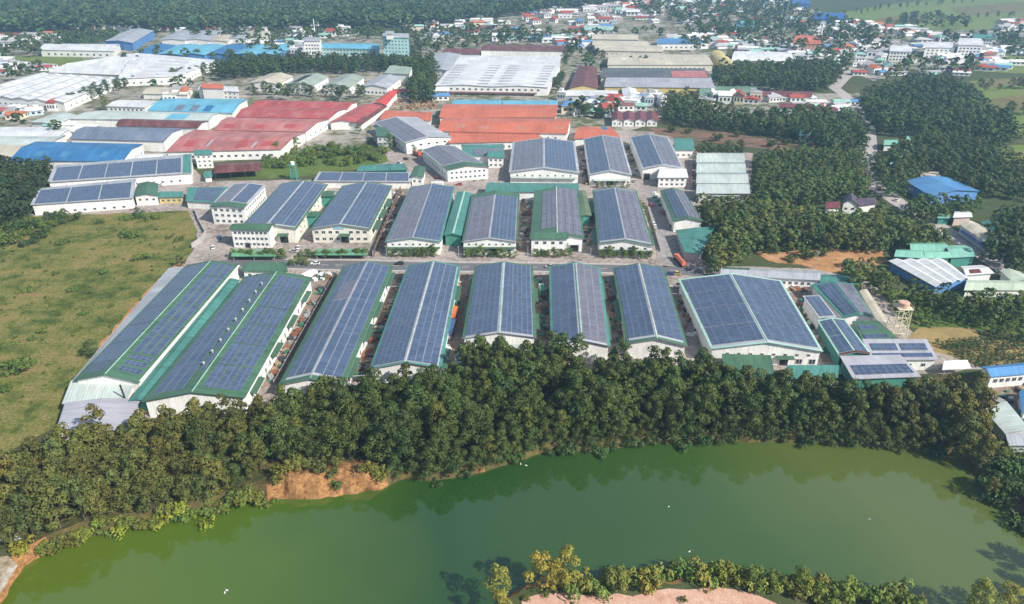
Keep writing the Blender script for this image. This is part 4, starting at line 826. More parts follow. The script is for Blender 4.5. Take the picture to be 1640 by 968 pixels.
b.canopy('l', .1, .9, 3.2, 2, plain('shop_awning', (.12, .17, .42)))
b = Bld('long_shed', 'teal roof behind the cream shop hall', [(1588,372),(1608,374),(1590,356),(1572,356)], 5, 1, TEAL, GREENW, cat='shed')
b = Bld('kiosk', 'small green kiosk right of the town road', [(1503,349),(1522,349),(1521,343),(1504,342)], 4, .4, roofmat('jade_sheet', (.22,.48,.38)), GREENW, axis='x', cat='kiosk')
b = Bld('kiosk', 'small pinkish white house right of the green kiosk', [(1528,348),(1556,347),(1552,339),(1530,339)], 5, .8, WROOF, wallmat('pink_wall', (.62, .5, .46)), axis='x', cat='house')
b = Bld('villa', 'white villa with dark purple gabled roof left of the town road', [(1350,326),(1375,327),(1372,316),(1352,315)], 6, 2.6, roofmat('slate_purple', (.10, .075, .10), .3), WHITE, cat='villa'); b.wins('n', 2, [3])
b = Bld('villa', 'right wing with brown roof of the purple gabled villa', [(1374,330),(1404,326),(1396,317),(1370,318)], 5, 1.8, MATS['slate_purple'], WHITE, axis='x', cat='villa')
b = Bld('villa', 'small crimson roofed house left of the purple gabled villa', [(1324,333),(1345,332),(1340,323),(1322,324)], 4.5, 1.6, MATS['maroon_tile'], WHITE, axis='x', cat='house')
b = Bld('long_shed', 'white walled building with blue roof at the right edge by the trees', [(1588,602),(1680,594),(1672,578),(1572,588)], 5.5, 1.2, roofmat('bright_blue_sheet', (.06,.22,.55)), WHITE, axis='x', cat='building'); b.wins('n', 8, [3], 1.6, 1.6)
b = Bld('storage_shed', 'small blue roof at the right edge below the blue roofed building', [(1640,660),(1680,660),(1668,625),(1634,628)], 4, 1, MATS['bright_blue_sheet'], WHITE, cat='shed')
b = Bld('long_shed', 'long pale mint roof slanting to the pond corner at the right edge', [(1610,692),(1645,690),(1610,648),(1578,656)], 4, .8, PALE, WHITE, kind='mono', cat='shed')
b = Bld('storage_shed', 'low grey roof below the long pale mint roof at the right edge', [(1618,712),(1680,712),(1660,696),(1612,698)], 3.2, .5, LGROOF, GREYW, axis='x', kind='mono', cat='shed')
b = Bld('hut', 'small brown roofed hut with white base at the left pond shore', [(-40,852),(30,852),(26,826),(-40,826)], 3.6, 1, plain('thatch', (.16, .11, .08), .95), WHITE, axis='x', cat='hut')
for i, (x, y, lb) in enumerate([(1416,228,'upper'), (1452,222,'right'), (1430,243,'middle'), (1426,262,'lower'), (1432,270,'lowest')]):
    b = Bld('roadside_house', lb + ' mint roofed house right of the town road among trees', [(x,y+4),(x+26,y+4),(x+24,y-4),(x+1,y-4)], 4.5, 1.2, roofmat('jade_sheet', (.22,.48,.38)) if i != 4 else CRROOF, WHITE, axis='x', cat='house', group='mint roofed roadside houses')

# ------------------------------------------------------------------ town houses (each a thing of wall and roof; meshes shared)
def house_meshes(kind):
    w = MB(); r = MB()
    w.box(-.5, .5, -.5, .5, 0, 1, 0)
    for x in (-.3, 0, .3): w.box(x - .08, x + .08, -.512, -.505, .35, .72, 1)
    for y in (-.25, .25): w.box(.505, .512, y - .09, y + .09, .35, .72, 1)
    if kind == 0:      # gable, ridge along x
        r.add([(-.56,-.58,.97),(.56,-.58,.97),(.56,.58,.97),(-.56,.58,.97),(-.56,0,1.42),(.56,0,1.42)], [(0,1,5,4),(2,3,4,5),(3,0,4),(1,2,5),(3,2,1,0)])
    elif kind == 1:    # hip
        r.add([(-.56,-.58,.97),(.56,-.58,.97),(.56,.58,.97),(-.56,.58,.97),(-.22,0,1.4),(.22,0,1.4)], [(0,1,5,4),(2,3,4,5),(3,0,4),(1,2,5),(3,2,1,0)])
    elif kind == 2:    # flat with parapet and stair box
        r.box(-.52, .52, -.52, .52, 1.0, 1.06); r.box(-.5, -.1, .1, .48, 1.061, 1.35)
    else:              # gable, ridge along y
        r.add([(-.58,-.56,.97),(.58,-.56,.97),(.58,.56,.97),(-.58,.56,.97),(0,-.56,1.4),(0,.56,1.4)], [(3,0,4,5),(1,2,5,4),(0,1,4),(2,3,5),(3,2,1,0)])
    return w.mesh('wall', [HWALL, GLASS]), r.mesh('roof', HROOF)
HM = [house_meshes(k) for k in range(4)]
WALLC = {'white': (.75,.75,.74), 'cream': (.68,.62,.48), 'pink': (.60,.46,.42), 'pale blue': (.45,.55,.62), 'grey': (.45,.45,.45)}
ROOFC = {'red': (.36,.07,.05), 'grey': (.38,.38,.40), 'white': (.70,.70,.70), 'blue': (.10,.24,.46), 'mint': (.28,.50,.42), 'brown': (.19,.09,.07), 'orange': (.48,.15,.07)}
occupied = []
for o in bpy.data.objects:
    if o.parent is None and o.type == 'EMPTY':
        pass
def sample(polyw, spacing, jit=.35):
    P = np.array([(p.x, p.y) for p in polyw]); lo, hi = P.min(0), P.max(0)
    nx, ny = max(1, int((hi[0]-lo[0]) / spacing)) + 2, max(1, int((hi[1]-lo[1]) / (spacing*.87))) + 2
    i, j = np.meshgrid(np.arange(nx), np.arange(ny)); x = lo[0] + (i + .5*(j % 2)) * spacing; y = lo[1] + j * spacing * .87
    Q = np.stack([x.ravel(), y.ravel()], 1) + rng.normal(size=(nx*ny, 2)) * spacing * jit * .5
    return Q[inside(Q, [(p.x, p.y) for p in polyw])]
clusters = [
 ('the hillside town', [(800,34),(870,24),(990,12),(1060,22),(1040,44),(930,50),(800,48)], 44, 22, .75),
 ('the hazy upper town', [(1040,8),(1220,2),(1330,40),(1240,58),(1150,58),(1090,40)], 36, 26, .6),
 ('the temple quarter', [(1225,38),(1290,40),(1410,50),(1410,76),(1330,92),(1245,84),(1320,66),(1262,50)], 30, 18, .7),
 ('the white block town', [(1480,58),(1590,62),(1640,88),(1560,96),(1500,90),(1460,76)], 36, 15, .95),
 ('the far road quarter', [(1395,82),(1465,84),(1462,118),(1400,122),(1370,112)], 18, 15, .85),
 ('the quarter behind the orange factory', [(900,158),(990,158),(1060,152),(1068,176),(975,178),(905,176)], 20, 13, .6),
 ('the row before the green roof', [(1125,158),(1215,158),(1340,162),(1300,164),(1240,164),(1130,170)], 14, 13, .6),
 ('the far left hamlet', [(-20,62),(95,52),(100,62),(40,84),(-20,88)], 14, 24, .6),
 ('the hamlet behind the teal factory', [(395,50),(480,46),(600,50),(600,62),(520,60),(480,64),(400,64)], 18, 24, .6),
 ('the hamlet beside the cyan tower', [(665,44),(800,46),(880,60),(900,70),(780,66),(700,72),(665,60)], 18, 24, .6),
 ('the yard left of cream sheds', [(0,172),(70,166),(100,178),(40,194),(0,196)], 9, 16, .6)]
clusters += [
 ('the yard behind the blue sheds', [(380,84),(420,74),(480,76),(490,88),(430,86)], 8, 20, .9),
 ('the yard before the white factory', [(230,160),(300,152),(340,150),(330,157),(262,162)], 6, 14, .9),
 ('the strip left of the grass field', [(-20,92),(60,112),(90,104),(60,118),(-20,118)], 9, 18, .9),
 ('the roadside strip beyond the bend', [(1338,100),(1388,82),(1392,90),(1352,122)], 9, 15, .9),
 ('the yard right of the orange factory', [(900,182),(930,170),(985,178),(978,190),(925,196)], 9, 13, .7)]
nh = 0
for cname, pp, count, spc, whit in clusters:
    Q = sample(poly(pp), spc); rng.shuffle(Q); Q = Q[:count]
    items = []
    for x, y in Q:
        wc = 'white' if rng.random() < whit else random.choice(list(WALLC)); rc = random.choices(list(ROOFC), [1.6, 4, 6, .7, 1, .9, .7])[0]
        items.append((pix((x, y, 4))[0], x, y, wc, rc))
    items.sort(); seen = {}
    for sx, x, y, wc, rc in items:
        k = seen.get((wc, rc), 0); seen[(wc, rc)] = k + 1
        kind = 2 if rc in ('white', 'grey') and rng.random() < .5 else int(rng.integers(0, 4))
        if kind == 2 and rc not in ('white', 'grey'): kind = 1
        far = min(1.25, max(.8, y / 900))
        w, d, h = rng.uniform(9, 19) * far, rng.uniform(9, 16) * far, random.choice([3.8, 4.2, 4.6, 7, 7.6])
        r = empty('house', (x, y, 0), f'{ordinal(k)} {rc}-roofed {wc} house from the left in {cname}', 'house', 'houses of ' + cname[4:], rng.normal() * .25)
        for nm, me, c_ in (('wall', HM[kind][0], WALLC[wc]), ('roof', HM[kind][1], ROOFC[rc])):
            o = link(nm, me, r); o.scale = (w, d, h); o.color = (*c_, 1)
        nh += 1

# ------------------------------------------------------------------ trees
def leaf_cloud(clumps, per, size, flat=.0, seed=0):
    """leaf quads spread over the skins of clumps [(centre, radius)], facing roughly outward; returns verts, quads"""
    r = np.random.default_rng(seed); V = []
    for c, rad in clumps:
        d = r.normal(size=(per, 3)); d /= np.linalg.norm(d, axis=1)[:, None]; d[:, 2] = np.where(d[:, 2] < -.35, -d[:, 2], d[:, 2])
        p = np.array(c) + d * rad * r.uniform(.72, 1.08, (per, 1)) * np.array([1, 1, 1 - flat])
        nn = d + r.normal(size=(per, 3)) * .32; nn /= np.linalg.norm(nn, axis=1)[:, None]
        a = np.cross(nn, r.normal(size=(per, 3))); a /= np.linalg.norm(a, axis=1)[:, None]; bb = np.cross(nn, a)
        s = size * r.uniform(.6, 1.25, (per, 1))
        V.append(np.stack([p - a*s, p - bb*s*.75, p + a*s, p + bb*s*.75], 1).reshape(-1, 3))
    V = np.concatenate(V); return V
def cloud_mesh(name, V, mat):
    me = bpy.data.meshes.new(name); nq = len(V) // 4
    me.vertices.add(len(V)); me.vertices.foreach_set('co', V.astype(np.float32).ravel())
    me.loops.add(len(V)); me.loops.foreach_set('vertex_index', np.arange(len(V), dtype=np.int32))
    me.polygons.add(nq); me.polygons.foreach_set('loop_start', np.arange(0, len(V), 4, dtype=np.int32))
    me.materials.append(mat); me.update(calc_edges=True); return me
def tree_clumps(seed, R=3.3, z0=2.4, z1=12.0, n=11):
    """clumps of a dome-topped, uneven crown"""
    r = np.random.default_rng(seed); out = []
    for i in range(n):
        f = (i + .5) / n; z = z0 + (z1 - z0) * (f ** .8)
        k = math.sin(math.pi * min(1, .18 + .82 * f)) ** .7
        an = i * 2.4 + r.uniform(-.5, .5); rr = R * .70 * k * r.uniform(.6, 1.1)
        out.append(((rr * math.cos(an), rr * math.sin(an), z - .8), R * r.uniform(.36, .52)))
    return out
def trunk_mesh(seed, h=9, r0=.18):
    r = np.random.default_rng(seed); t = MB(); p = Vector((0, 0, -.3)); lean = Vector((r.normal()*.05, r.normal()*.05, 1))
    for k in range(3):
        q = p + lean * (h / 3) + Vector((r.normal()*.15, r.normal()*.15, 0)); t.tube(p, q, r0 * (1 - .28*k), r0 * (1 - .28*(k+1)), 6); p = q
    for k in range(5):
        z = h * (.45 + .11*k); an = k * 2.4; a = Vector((0, 0, z)) + lean * 0
        t.tube(Vector((lean.x*z, lean.y*z, z)), Vector((lean.x*z + 1.9*math.cos(an), lean.y*z + 1.9*math.sin(an), z + 1.6)), r0*.4, .04, 5)
    return t.mesh('trunk', BARK)
NV = 8
CR = [cloud_mesh('crown', leaf_cloud(tree_clumps(100+i, R=2.7 + .42 * (i % 4), z0=2.0 + .5 * (i % 3), z1=10.6 + .95 * (i * 3 % 4), n=8 + i * 5 % 7), 112, .29, seed=i), LEAF) for i in range(NV)]
TK = [trunk_mesh(50+i) for i in range(4)]
def place_tree(name, x, y, s, c, label, cat, group, crowns=CR, z=0.0, trunks=TK, wide=1.0):
    r = empty(name, (x, y, z), label, cat, group, rng.uniform(0, 6.28)); r.scale = (s*wide, s*wide, s * rng.uniform(.92, 1.1))
    if trunks: link('trunk', random.choice(trunks), r)
    o = link('crown', random.choice(crowns), r); o.color = (*c, 1); return r
def vary(c, k=.22):
    f = rng.uniform(1 - k, 1 + k); h = rng.normal() * .12
    return (max(.01, c[0]*f*(1+h)), c[1]*f, c[2]*f*(1-.5*h))

def rseg(y):
    return 'below the pale mint roof' if y > 200 else 'at the middle of the bank' if y > 182 else 'just below its middle' if y > 168 else 'beside the long tree shadow' if y > 156 else 'lowest on the bank'
def bseg(x):
    return 'right of the rusty open shed' if x < -155 else 'behind the teal water tank' if x < -135 else 'before the red factory' if x < -115 else 'left of the bowed teal roof' if x < -95 else 'behind the bowed teal roof'
def mseg(x, y):
    w = 'against the dark wood' if y > 345 else 'mid patch' if y > 325 else 'at its lower rim'
    return w + (' toward the factory' if x < -250 and x > -262 else ' near its right end' if x >= -250 else ' near the left edge')
def cseg(x):
    return 'at its left end' if x < -68 else 'over its middle' if x < -54 else 'toward its right end'
def lseg(x):
    return 'near the sandy spit' if x < -112 else 'in front of the olive trees' if x < -85 else 'just before the orange cliff'
RP = np.array([tuple(p) for ring in rings for p in ring])
def bank_z(x, y):
    if not inside([(x, y)], [(p.x, p.y) for p in top])[0]: return 0.0
    return float(RP[np.argmin((RP[:, 0] - x)**2 + (RP[:, 1] - y)**2), 2])
# the belt by the pond
back_px = [(-200,770),(-60,725),(20,702),(100,672),(140,660),(200,662),(260,652),(320,634),(400,628),(470,612),(500,608),(545,606),(600,592),(640,580),(700,577),(735,565),(765,535),(800,531),(860,536),(960,548),(1060,553),(1130,556),(1160,566),(1195,582),(1270,597),(1340,594),(1400,616),(1470,598),(1540,592),(1580,602)]
belt = poly(back_px, 12.0) + [(top[i] + nrm[i] * .5) if CW[i] > .05 else shore[i] + nrm[i] * (1.0 + 2.0 * (1 if pix(shore[i])[0] < 410 else 0)) for i in range(I1, I0, -2)] + poly([(-40,905),(-200,960)])
Q = sample(belt, 4.6, .5)
pj = np.array([pix((x, y, 0)) for x, y in Q])
order = np.argsort(np.hypot(Q[:, 0], Q[:, 1] )); 
inview = (pj[order][:, 0] > -60) & (pj[order][:, 0] < 1660)
order = order[inview]
rowQ = []
acc = 0
for i in range(I0 + 6, I1):
    acc += (shore[i] - shore[i-1]).length
    q_ = pix(shore[i])[0]
    if acc > (3.6 if q_ > 640 else 2.6) and CW[i] < .05 and (q_ > 630 or 95 < q_ < 425):
        acc = 0; p = shore[i] + nrm[i] * (rng.uniform(.6, 1.8) if q_ > 630 else rng.uniform(2.6, 5.5)); rowQ.append((p.x, p.y, rng.uniform(.55, .85)))
SMALL = [cloud_mesh('crown', leaf_cloud(tree_clumps(150+i, R=3.9, z0=.6, z1=11.5, n=11), 110, .32, seed=150+i), LEAF) for i in range(4)]
print('belt trees', len(order), 'row', len(rowQ))
XZ = [(170,'left of the leftmost warehouse'),(330,'below the first front warehouse'),(450,'below the second front warehouse'),(570,'below the third front warehouse'),(720,'below the fourth front warehouse'),(860,'below the fifth front warehouse'),(985,'below the sixth front warehouse'),(1120,'below the seventh front warehouse'),(1330,'below the widest warehouse'),(1700,'below the workshops')]
def belt_col(px):
    k = np.clip((px - 250) / 350, 0, 1); k2 = np.clip((px - 1350) / 200, 0, 1)
    c = np.array((.108, .116, .028)) * (1-k) + np.array((.066, .094, .022)) * k
    return tuple(c * (1-k2) + np.array((.115, .118, .030)) * k2)
def mass(name, label, cat, items, variants, mat=LEAF_T):
    """many crowns joined into one stuff object; items: (x, y, z, scale_xy, scale_z, rot, colour)"""
    VV = []; CC = []
    for i, (x, y, z, s, sz, a, c) in enumerate(items):
        v = variants[i % len(variants)]; ca, sa = math.cos(a), math.sin(a)
        w = np.empty_like(v); w[:, 0] = (v[:, 0]*ca - v[:, 1]*sa)*s + x; w[:, 1] = (v[:, 0]*sa + v[:, 1]*ca)*s + y; w[:, 2] = v[:, 2]*sz + z
        VV.append(w); CC.append(np.tile(np.array((*c, 1.0)), (len(v), 1)))
    V = np.concatenate(VV); me = cloud_mesh(name, V, mat)
    at = me.color_attributes.new('tint', 'FLOAT_COLOR', 'POINT'); at.data.foreach_set('color', np.concatenate(CC).astype(np.float32).ravel())
    return tag(link(name, me), label, cat, kind='stuff')
zone_d = {}
rest = []
for n_, i in enumerate(order):
    x, y = Q[i]; px_, py_ = pj[i]
    c = vary(belt_col(px_), .28); s = rng.uniform(.74, 1.2)
    if n_ < 300 - len(rowQ):
        zn = next(t for lim, t in XZ if px_ < lim)
        tone = 'olive' if c[0] > c[1] * .98 else 'dark green'; dsh = min((Vector((x, y, 0)) - Vector((p.x, p.y, 0))).length for p in FRONT[::3])
        wh_ = 'at the water edge' if dsh < 6 else 'second from the water' if dsh < 12 else 'in the middle rows' if dsh < 22 else 'in the inner rows'
        lab = f'{"tall" if s > 1.04 else "small" if s < .93 else "medium"} {tone} belt tree {wh_} {zn}'
        place_tree('forest_tree', x, y, s, c, lab, 'tree', lab, z=bank_z(x, y), wide=rng.uniform(.9, 1.2))
    else: rest.append((x, y, 0, s, s * rng.uniform(.95, 1.1), rng.uniform(0, 6.28), c))
for x, y, s in rowQ:
    px_ = pix((x, y, 0))[0]; zn = next(t for lim, t in XZ if px_ < lim); c = vary(belt_col(px_))
    lab = f'{"larger" if s > .7 else "smaller"} shrubby tree rooted at the shore edge {zn}'
    place_tree('forest_tree', x, y, s, c, lab, 'tree', lab, SMALL, z=bank_z(x, y))
B_V = [leaf_cloud(tree_clumps(200+i, R=2.8 + .4 * (i % 3), z1=10.8 + .8 * (i * 2 % 4), n=8 + i * 5 % 6), 86, .36, seed=20+i) for i in range(6)]
mass('forest_belt', 'rear rows of the dense tree belt against the warehouses', 'trees', rest, B_V)

# bushes and shore plants
BU = [cloud_mesh('crown', leaf_cloud([((rng.normal()*.9, rng.normal()*.9, rng.uniform(.5, 1.5)), rng.uniform(.7, 1.1)) for _ in range(8)], 46, .26, seed=300+i), LEAF) for i in range(5)]
stem = MB()
for k in range(5): stem.tube((0, 0, -.4), (.8*math.cos(k*1.26), .8*math.sin(k*1.26), 1.3), .06, .02, 5)
STM = [stem.mesh('stem', BARK)]
def place_bush(x, y, s, c, label, group, z=0.0, tall=1.0, name='bush'):
    r = empty(name, (x, y, z), label, name, group, rng.uniform(0, 6.28)); r.scale = (s, s, s * tall)
    link('stem', STM[0], r); o = link('crown', random.choice(BU), r); o.color = (*c, 1); return r
def along(pts, k, zz, jit=1.0):
    P = poly(pts, zz); seg = [(b_ - a).length for a, b_ in zip(P, P[1:])]; T = sum(seg); out = []
    for i in range(k):
        d = T * (i + .5) / k
        for s_, a, b_ in zip(seg, P, P[1:]):
            if d <= s_: p = a.lerp(b_, d / s_); break
            d -= s_
        out.append((p.x + rng.normal()*jit, p.y + rng.normal()*jit))
    return out
LIME = (.17, .22, .03); OLV = (.13, .14, .03); MID = (.10, .15, .03); DRK = (.055, .09, .025)
for x, y in along([(40,888),(70,878),(130,855),(180,845),(245,834),(320,820),(365,806),(410,797)], 34, -1.5, 1.0):
    place_bush(x, y, rng.uniform(.8, 1.5), vary(LIME if rng.random() < .4 else OLV if rng.random() < .5 else MID), 'lime green bush on the left pond bank ' + lseg(x), 'lime bushes ' + lseg(x), bank_z(x, y))
for x, y in along([(425,770),(470,752),(520,755),(560,758),(450,765),(420,785)], 12, 2.0, 1.8):
    place_bush(x, y, rng.uniform(.9, 1.4), vary(OLV), 'green bush on the orange cliff ' + cseg(x), 'orange cliff bushes ' + cseg(x), bank_z(x, y))
for x, y in along([(590,778),(612,772)], 4, -3, .5):
    place_bush(x, y, rng.uniform(1.1, 1.5), vary(OLV), 'olive bush at the right end of the orange cliff', 'bushes at the cliff end', bank_z(x, y))
for x, y in along([(650,760),(700,763),(790,745),(860,723),(960,715),(1040,705),(1130,702),(1230,701),(1330,705),(1400,710),(1470,716),(1520,726)], 40, -1.5, .7):
    zn = next(t for lim, t in XZ if pix((x, y, 0))[0] < lim); place_bush(x, y, rng.uniform(.9, 1.7), vary(DRK), 'dark low bush on the far shore ' + zn, 'dark far shore bushes ' + zn, bank_z(x, y))
# near shore shrubs
def seg(x):
    return 'just right of the yellow trees' if x < 22 else 'above the left of the pink sand' if x < 36 else 'above the middle of the pink sand' if x < 48 else 'above the right end of the pink sand' if x < 60 else 'around the taller shrub' if x < 72 else 'past the taller shrub' if x < 84 else 'toward the lower right corner'
for x, y in along([(900,945),(940,940),(1000,928),(1060,928),(1110,922),(1200,930),(1260,940),(1310,952),(1400,962),(1480,975)], 64, 0, 1.4):
    place_bush(x, y, rng.uniform(.9, 1.6), vary((.15, .205, .04) if rng.random() < .7 else (.20, .21, .045)), 'green shrub of the near shore hedge ' + seg(x), 'shrubs of the near shore ' + seg(x), bank_z(x, y) * .8, 1.3, 'shrub')
for x, y in along([(1190,938),(1215,940),(1290,945)], 4, 0, 1.0):
    place_tree('shore_tree', x, y, rng.uniform(.38, .5), vary(MID), 'taller green shrub tree in the near shore hedge', 'shrub', 'taller shrubs of the near shore', z=bank_z(x, y) * .8, wide=1.3)
YG = (.24, .235, .045)
for i, (px_, py_, s, lb) in enumerate([(862,940,1.0,'left stem of the yellow tree pair'), (905,942,1.0,'right stem of the yellow tree pair'), (884,945,.7,'low middle stem of the yellow tree pair'), (797,958,.85,'yellow tree at the shore tip, upper'), (803,990,.75,'yellow tree at the shore tip, lower')]):
    p = U(px_, py_, 0); place_tree('yellow_tree', p.x, p.y, s, vary(YG, .05), lb + ' on the near sandbar', 'tree', 'yellow trees on the near sandbar', wide=1.0)
for i, (px_, py_) in enumerate([(1564,975), (1614,978)]):
    p = U(px_, py_, -1); place_tree('yellow_tree', p.x, p.y, .72, vary(YG, .05), ['left', 'right'][i] + ' round yellow tree at the bottom right corner', 'tree', 'yellow trees at the bottom right', z=-2, wide=1.25)
for px_, py_ in [(875,955),(935,948),(950,950),(1095,962),(842,962)]:
    p = U(px_, py_); place_bush(p.x, p.y, .5, vary(OLV), 'small tuft on the pink sand', 'tufts on the pink sand')
# trees just outside the frame on the right whose shadows fall on the pond
for px_, py_ in [(1700,900),(1722,925),(1690,965),(1750,960)]:
    p = U(px_, py_, 0); place_tree('shore_tree', p.x, p.y, 1.0, vary(MID), 'tall shore tree beyond the right edge shading the pond', 'tree', 'tall trees beyond the right edge', z=-1)
# right bank
for x, y in sample(poly([(1560,740),(1600,700),(1620,715),(1680,740),(1680,850),(1640,838),(1600,805),(1580,780)]), 4.3, .6):
    place_bush(x, y, rng.uniform(1.0, 1.9), vary(MID if rng.random() < .6 else DRK), 'leafy green bush on the right pond bank ' + rseg(y), 'right bank bushes ' + rseg(y), bank_z(x, y))
for px_, py_, s in [(1545,735,.8),(1560,715,.9),(1585,790,.5),(1600,745,.55),(1570,700,.85),(1540,690,.9)]:
    p = U(px_, py_); place_tree('bank_tree', p.x, p.y, s, vary(OLV), 'olive tree at the right corner of the pond', 'tree', 'olive trees at the right corner')
# meadow bushes
for x, y in sample(poly([(-40,392),(-40,362),(0,355),(60,352),(110,345),(130,352),(110,362),(75,375),(60,392),(0,398)]), 6.6, .7):
    place_bush(x, y, rng.uniform(1.2, 2.4), vary(DRK if rng.random() < .6 else MID), 'green bush in the left meadow scrub ' + mseg(x, y), 'left meadow scrub bushes ' + mseg(x, y))
for px_, py_, s in [(100,392,1.4),(110,388,1.2),(208,378,1.9),(198,376,1.3),(218,379,1.4),(230,415,1.8),(165,438,.9),(40,468,1.4),(118,467,1.2),(135,505,.8),(70,533,1.0),(15,590,2.2),(30,592,2.2),(45,588,1.8),(10,625,1.3),(285,385,1.2),(270,382,.9),(60,430,.8),(250,350,1.6),(212,352,1.3),(222,349,1.8),(195,352,1.2),(160,358,1.2),(238,352,1.6),(178,492,.7),(95,505,.6),(50,545,.8),(150,400,.6),(90,440,.7)]:
    p = U(px_, py_); place_bush(p.x, p.y, s, vary(MID), f'bush in the meadow, {"near the lower left factory" if py_ < 362 else "in the upper meadow" if py_ < 420 else "in the lower meadow"}', f'meadow bushes {"by the factory" if py_ < 362 else "upper" if py_ < 420 else "lower"}', tall=.8)
p = U(148, 572); place_tree('meadow_tree', p.x, p.y, .6, DRK, 'round dark tree beside the lean-to of the leftmost warehouse', 'tree', None, wide=1.5)
p = U(290, 428); place_tree('meadow_tree', p.x, p.y, .6, DRK, 'dark tree at the meadow corner by the estate road', 'tree', None, wide=1.2)
p = U(222, 350); place_tree('meadow_tree', p.x, p.y, .6, DRK, 'dark tree below the green gable house at the meadow', 'tree', None, wide=1.2)
# hedge trees along the estate road
hedge = [([(372,414),(440,415),(462,416)], 14, 'before the office block'), ([(476,413),(540,414),(588,413)], 22, 'before the cream gable factory'), ([(622,412),(700,412)], 12, 'before the fourth road row factory'), ([(745,413),(826,413)], 12, 'before the fifth road row factory'), ([(852,412),(915,412)], 10, 'before the two storey office'), ([(960,412),(1045,415)], 13, 'before the seventh road row factory'), ([(462,424),(495,426)], 6, 'right of the gatehouse'), ([(820,289),(920,290)], 9, 'before the leftmost rear factory'), ([(950,302),(1010,302)], 6, 'before the middle rear factory'), ([(1025,325),(1048,380)], 6, 'along the side road'), ([(664,245),(700,268)], 9, 'beside the diagonal solar factory')]
for pp, k, lb in hedge:
    for x, y in along(pp, k, 0, .5):
        place_tree('street_tree', x, y, rng.uniform(.26, .46), vary(MID), 'small round street tree ' + lb, 'tree', 'street trees ' + lb, wide=1.35)
# scrub plot bushes
for x, y in sample(poly([(420,262),(440,245),(560,236),(620,246),(620,254),(560,266),(480,268),(430,272)]), 8, .7):
    if rng.random() < .75: place_bush(x, y, rng.uniform(1.1, 2.4), vary(MID), 'green bush on the scrub plot ' + bseg(x), 'scrub plot bushes ' + bseg(x))
for px_, py_, s in [(445,250,.8),(475,240,.9),(440,240,.7),(625,240,.8),(580,255,.6),(575,215,.7),(610,250,.6),(170,178,.9)]:
    p = U(px_, py_); place_tree('yard_tree', p.x, p.y, s, vary(MID), 'green tree by the red factory yard' if px_ > 300 else 'lone tree beside the pale roofs on the left', 'tree', 'trees by the red factory yard' if px_ > 300 else None, wide=1.3)
for px_, py_, s_ in [(1288,412,1.8),(1300,414,1.6),(1318,411,1.5),(1265,419,1.2),(1360,428,1.6),(1385,430,1.8),(1240,404,1.3)]:
    p = U(px_, py_); place_bush(p.x, p.y, s_, vary(MID), 'bushy clump standing on the bare orange earth', 'clumps on the orange earth', tall=1.2)
for px_, py_, s_ in [(1075,212,1.8),(1105,214,1.6),(1150,226,2.0),(1180,220,1.7),(1235,236,2.0),(1262,232,1.8),(1290,238,2.0),(1318,240,1.8)]:
    p = U(px_, py_); place_bush(p.x, p.y, s_, vary(DRK), 'dark clump on the reddish bare earth', 'clumps on the reddish earth', tall=1.2)
# tree rows near the white left factory and other single trees of the middle distance
for pp, k, lb in [([(105,172),(150,160),(195,142),(220,137)], 14, 'along the huge white left factory'), ([(250,134),(275,130),(310,122),(345,120)], 10, 'left of the white villa'), ([(400,152),(470,154),(560,158),(590,158)], 18, 'before the four pale warehouses'), ([(905,108),(912,90),(925,75),(938,62)], 16, 'left of the cream warehouses'), ([(952,92),(972,96)], 4, 'before the second cream warehouse'), ([(890,148),(900,130)], 7, 'right of the big white factory'), ([(1005,104),(1040,106)], 4, 'before the longest cream warehouse'), ([(910,178),(950,190),(980,190)], 10, 'left of the maroon row houses'), ([(690,150),(696,110)], 7, 'at the right end of the centre wood')]:
    for x, y in along(pp, k, 0, 2.0):
        place_tree('yard_tree', x, y, rng.uniform(.7, 1.05), vary(DRK), 'dark tree ' + lb, 'tree', 'dark trees ' + lb, wide=1.3)

for pp, k, lb in [([(1345,26),(1430,14),(1560,4)], 16, 'in the hedgerow across the top right field'), ([(1380,44),(1480,34),(1560,30),(1650,26)], 18, 'in the lower hedgerow of the top right field'), ([(1562,146),(1655,141)], 8, 'on the paddy field boundary'), ([(1585,186),(1655,182)], 6, 'on the lower paddy boundary'), ([(1575,104),(1655,102)], 9, 'between the white town and the paddy field')]:
    for x, y in along(pp, k, 0, 4.0):
        place_tree('field_tree', x, y, rng.uniform(.5, 1.0), vary(DRK), 'small dark tree ' + lb, 'tree', 'trees ' + lb, wide=1.4)
# woods that read as one mass
M_V = [leaf_cloud(tree_clumps(400+i, n=8), 24, .60, seed=60+i) for i in range(6)]
F_V = [leaf_cloud(tree_clumps(500+i, R=3.6, z0=5, z1=12, n=5), 9, 1.35, seed=80+i) for i in range(5)]
def wood(name, label, pp, spacing, s0, s1, c, V=M_V, zz=6, k=.25, extra=(), jit=.5, keep=1.0):
    it = []
    for p_ in [pp, *extra]:
        for x, y in sample(poly(p_, zz), spacing, jit):
            if rng.random() > keep: continue
            s = rng.uniform(s0, s1); f = 1 + .38 * mnoise(Vector((x / 45, y / 45, 3.3)))
            it.append((x, y, 0, s * 1.32, s * (1 + .12 * mnoise(Vector((x / 20, y / 20, 9.1)))), rng.uniform(0, 6.28), tuple(v * f for v in vary(c, k))))
            if rng.random() < .16 and len(V[0]) < 700: it.append((x + rng.normal() * spacing * 1.3, y + rng.normal() * spacing * 1.3, -.6, s * .55, s * .45, 0, tuple(v * 1.15 for v in vary(c, k))))
    return mass(name, label, 'wood', it, V)
DG = (.06, .095, .03)
wood('rubber_wood', 'dark dense wood at the left edge beside the long factories', [(-180,380),(-180,262),(0,258),(76,262),(82,285),(70,312),(48,338),(0,350)], 5.0, .75, .95, (.042, .065, .024))
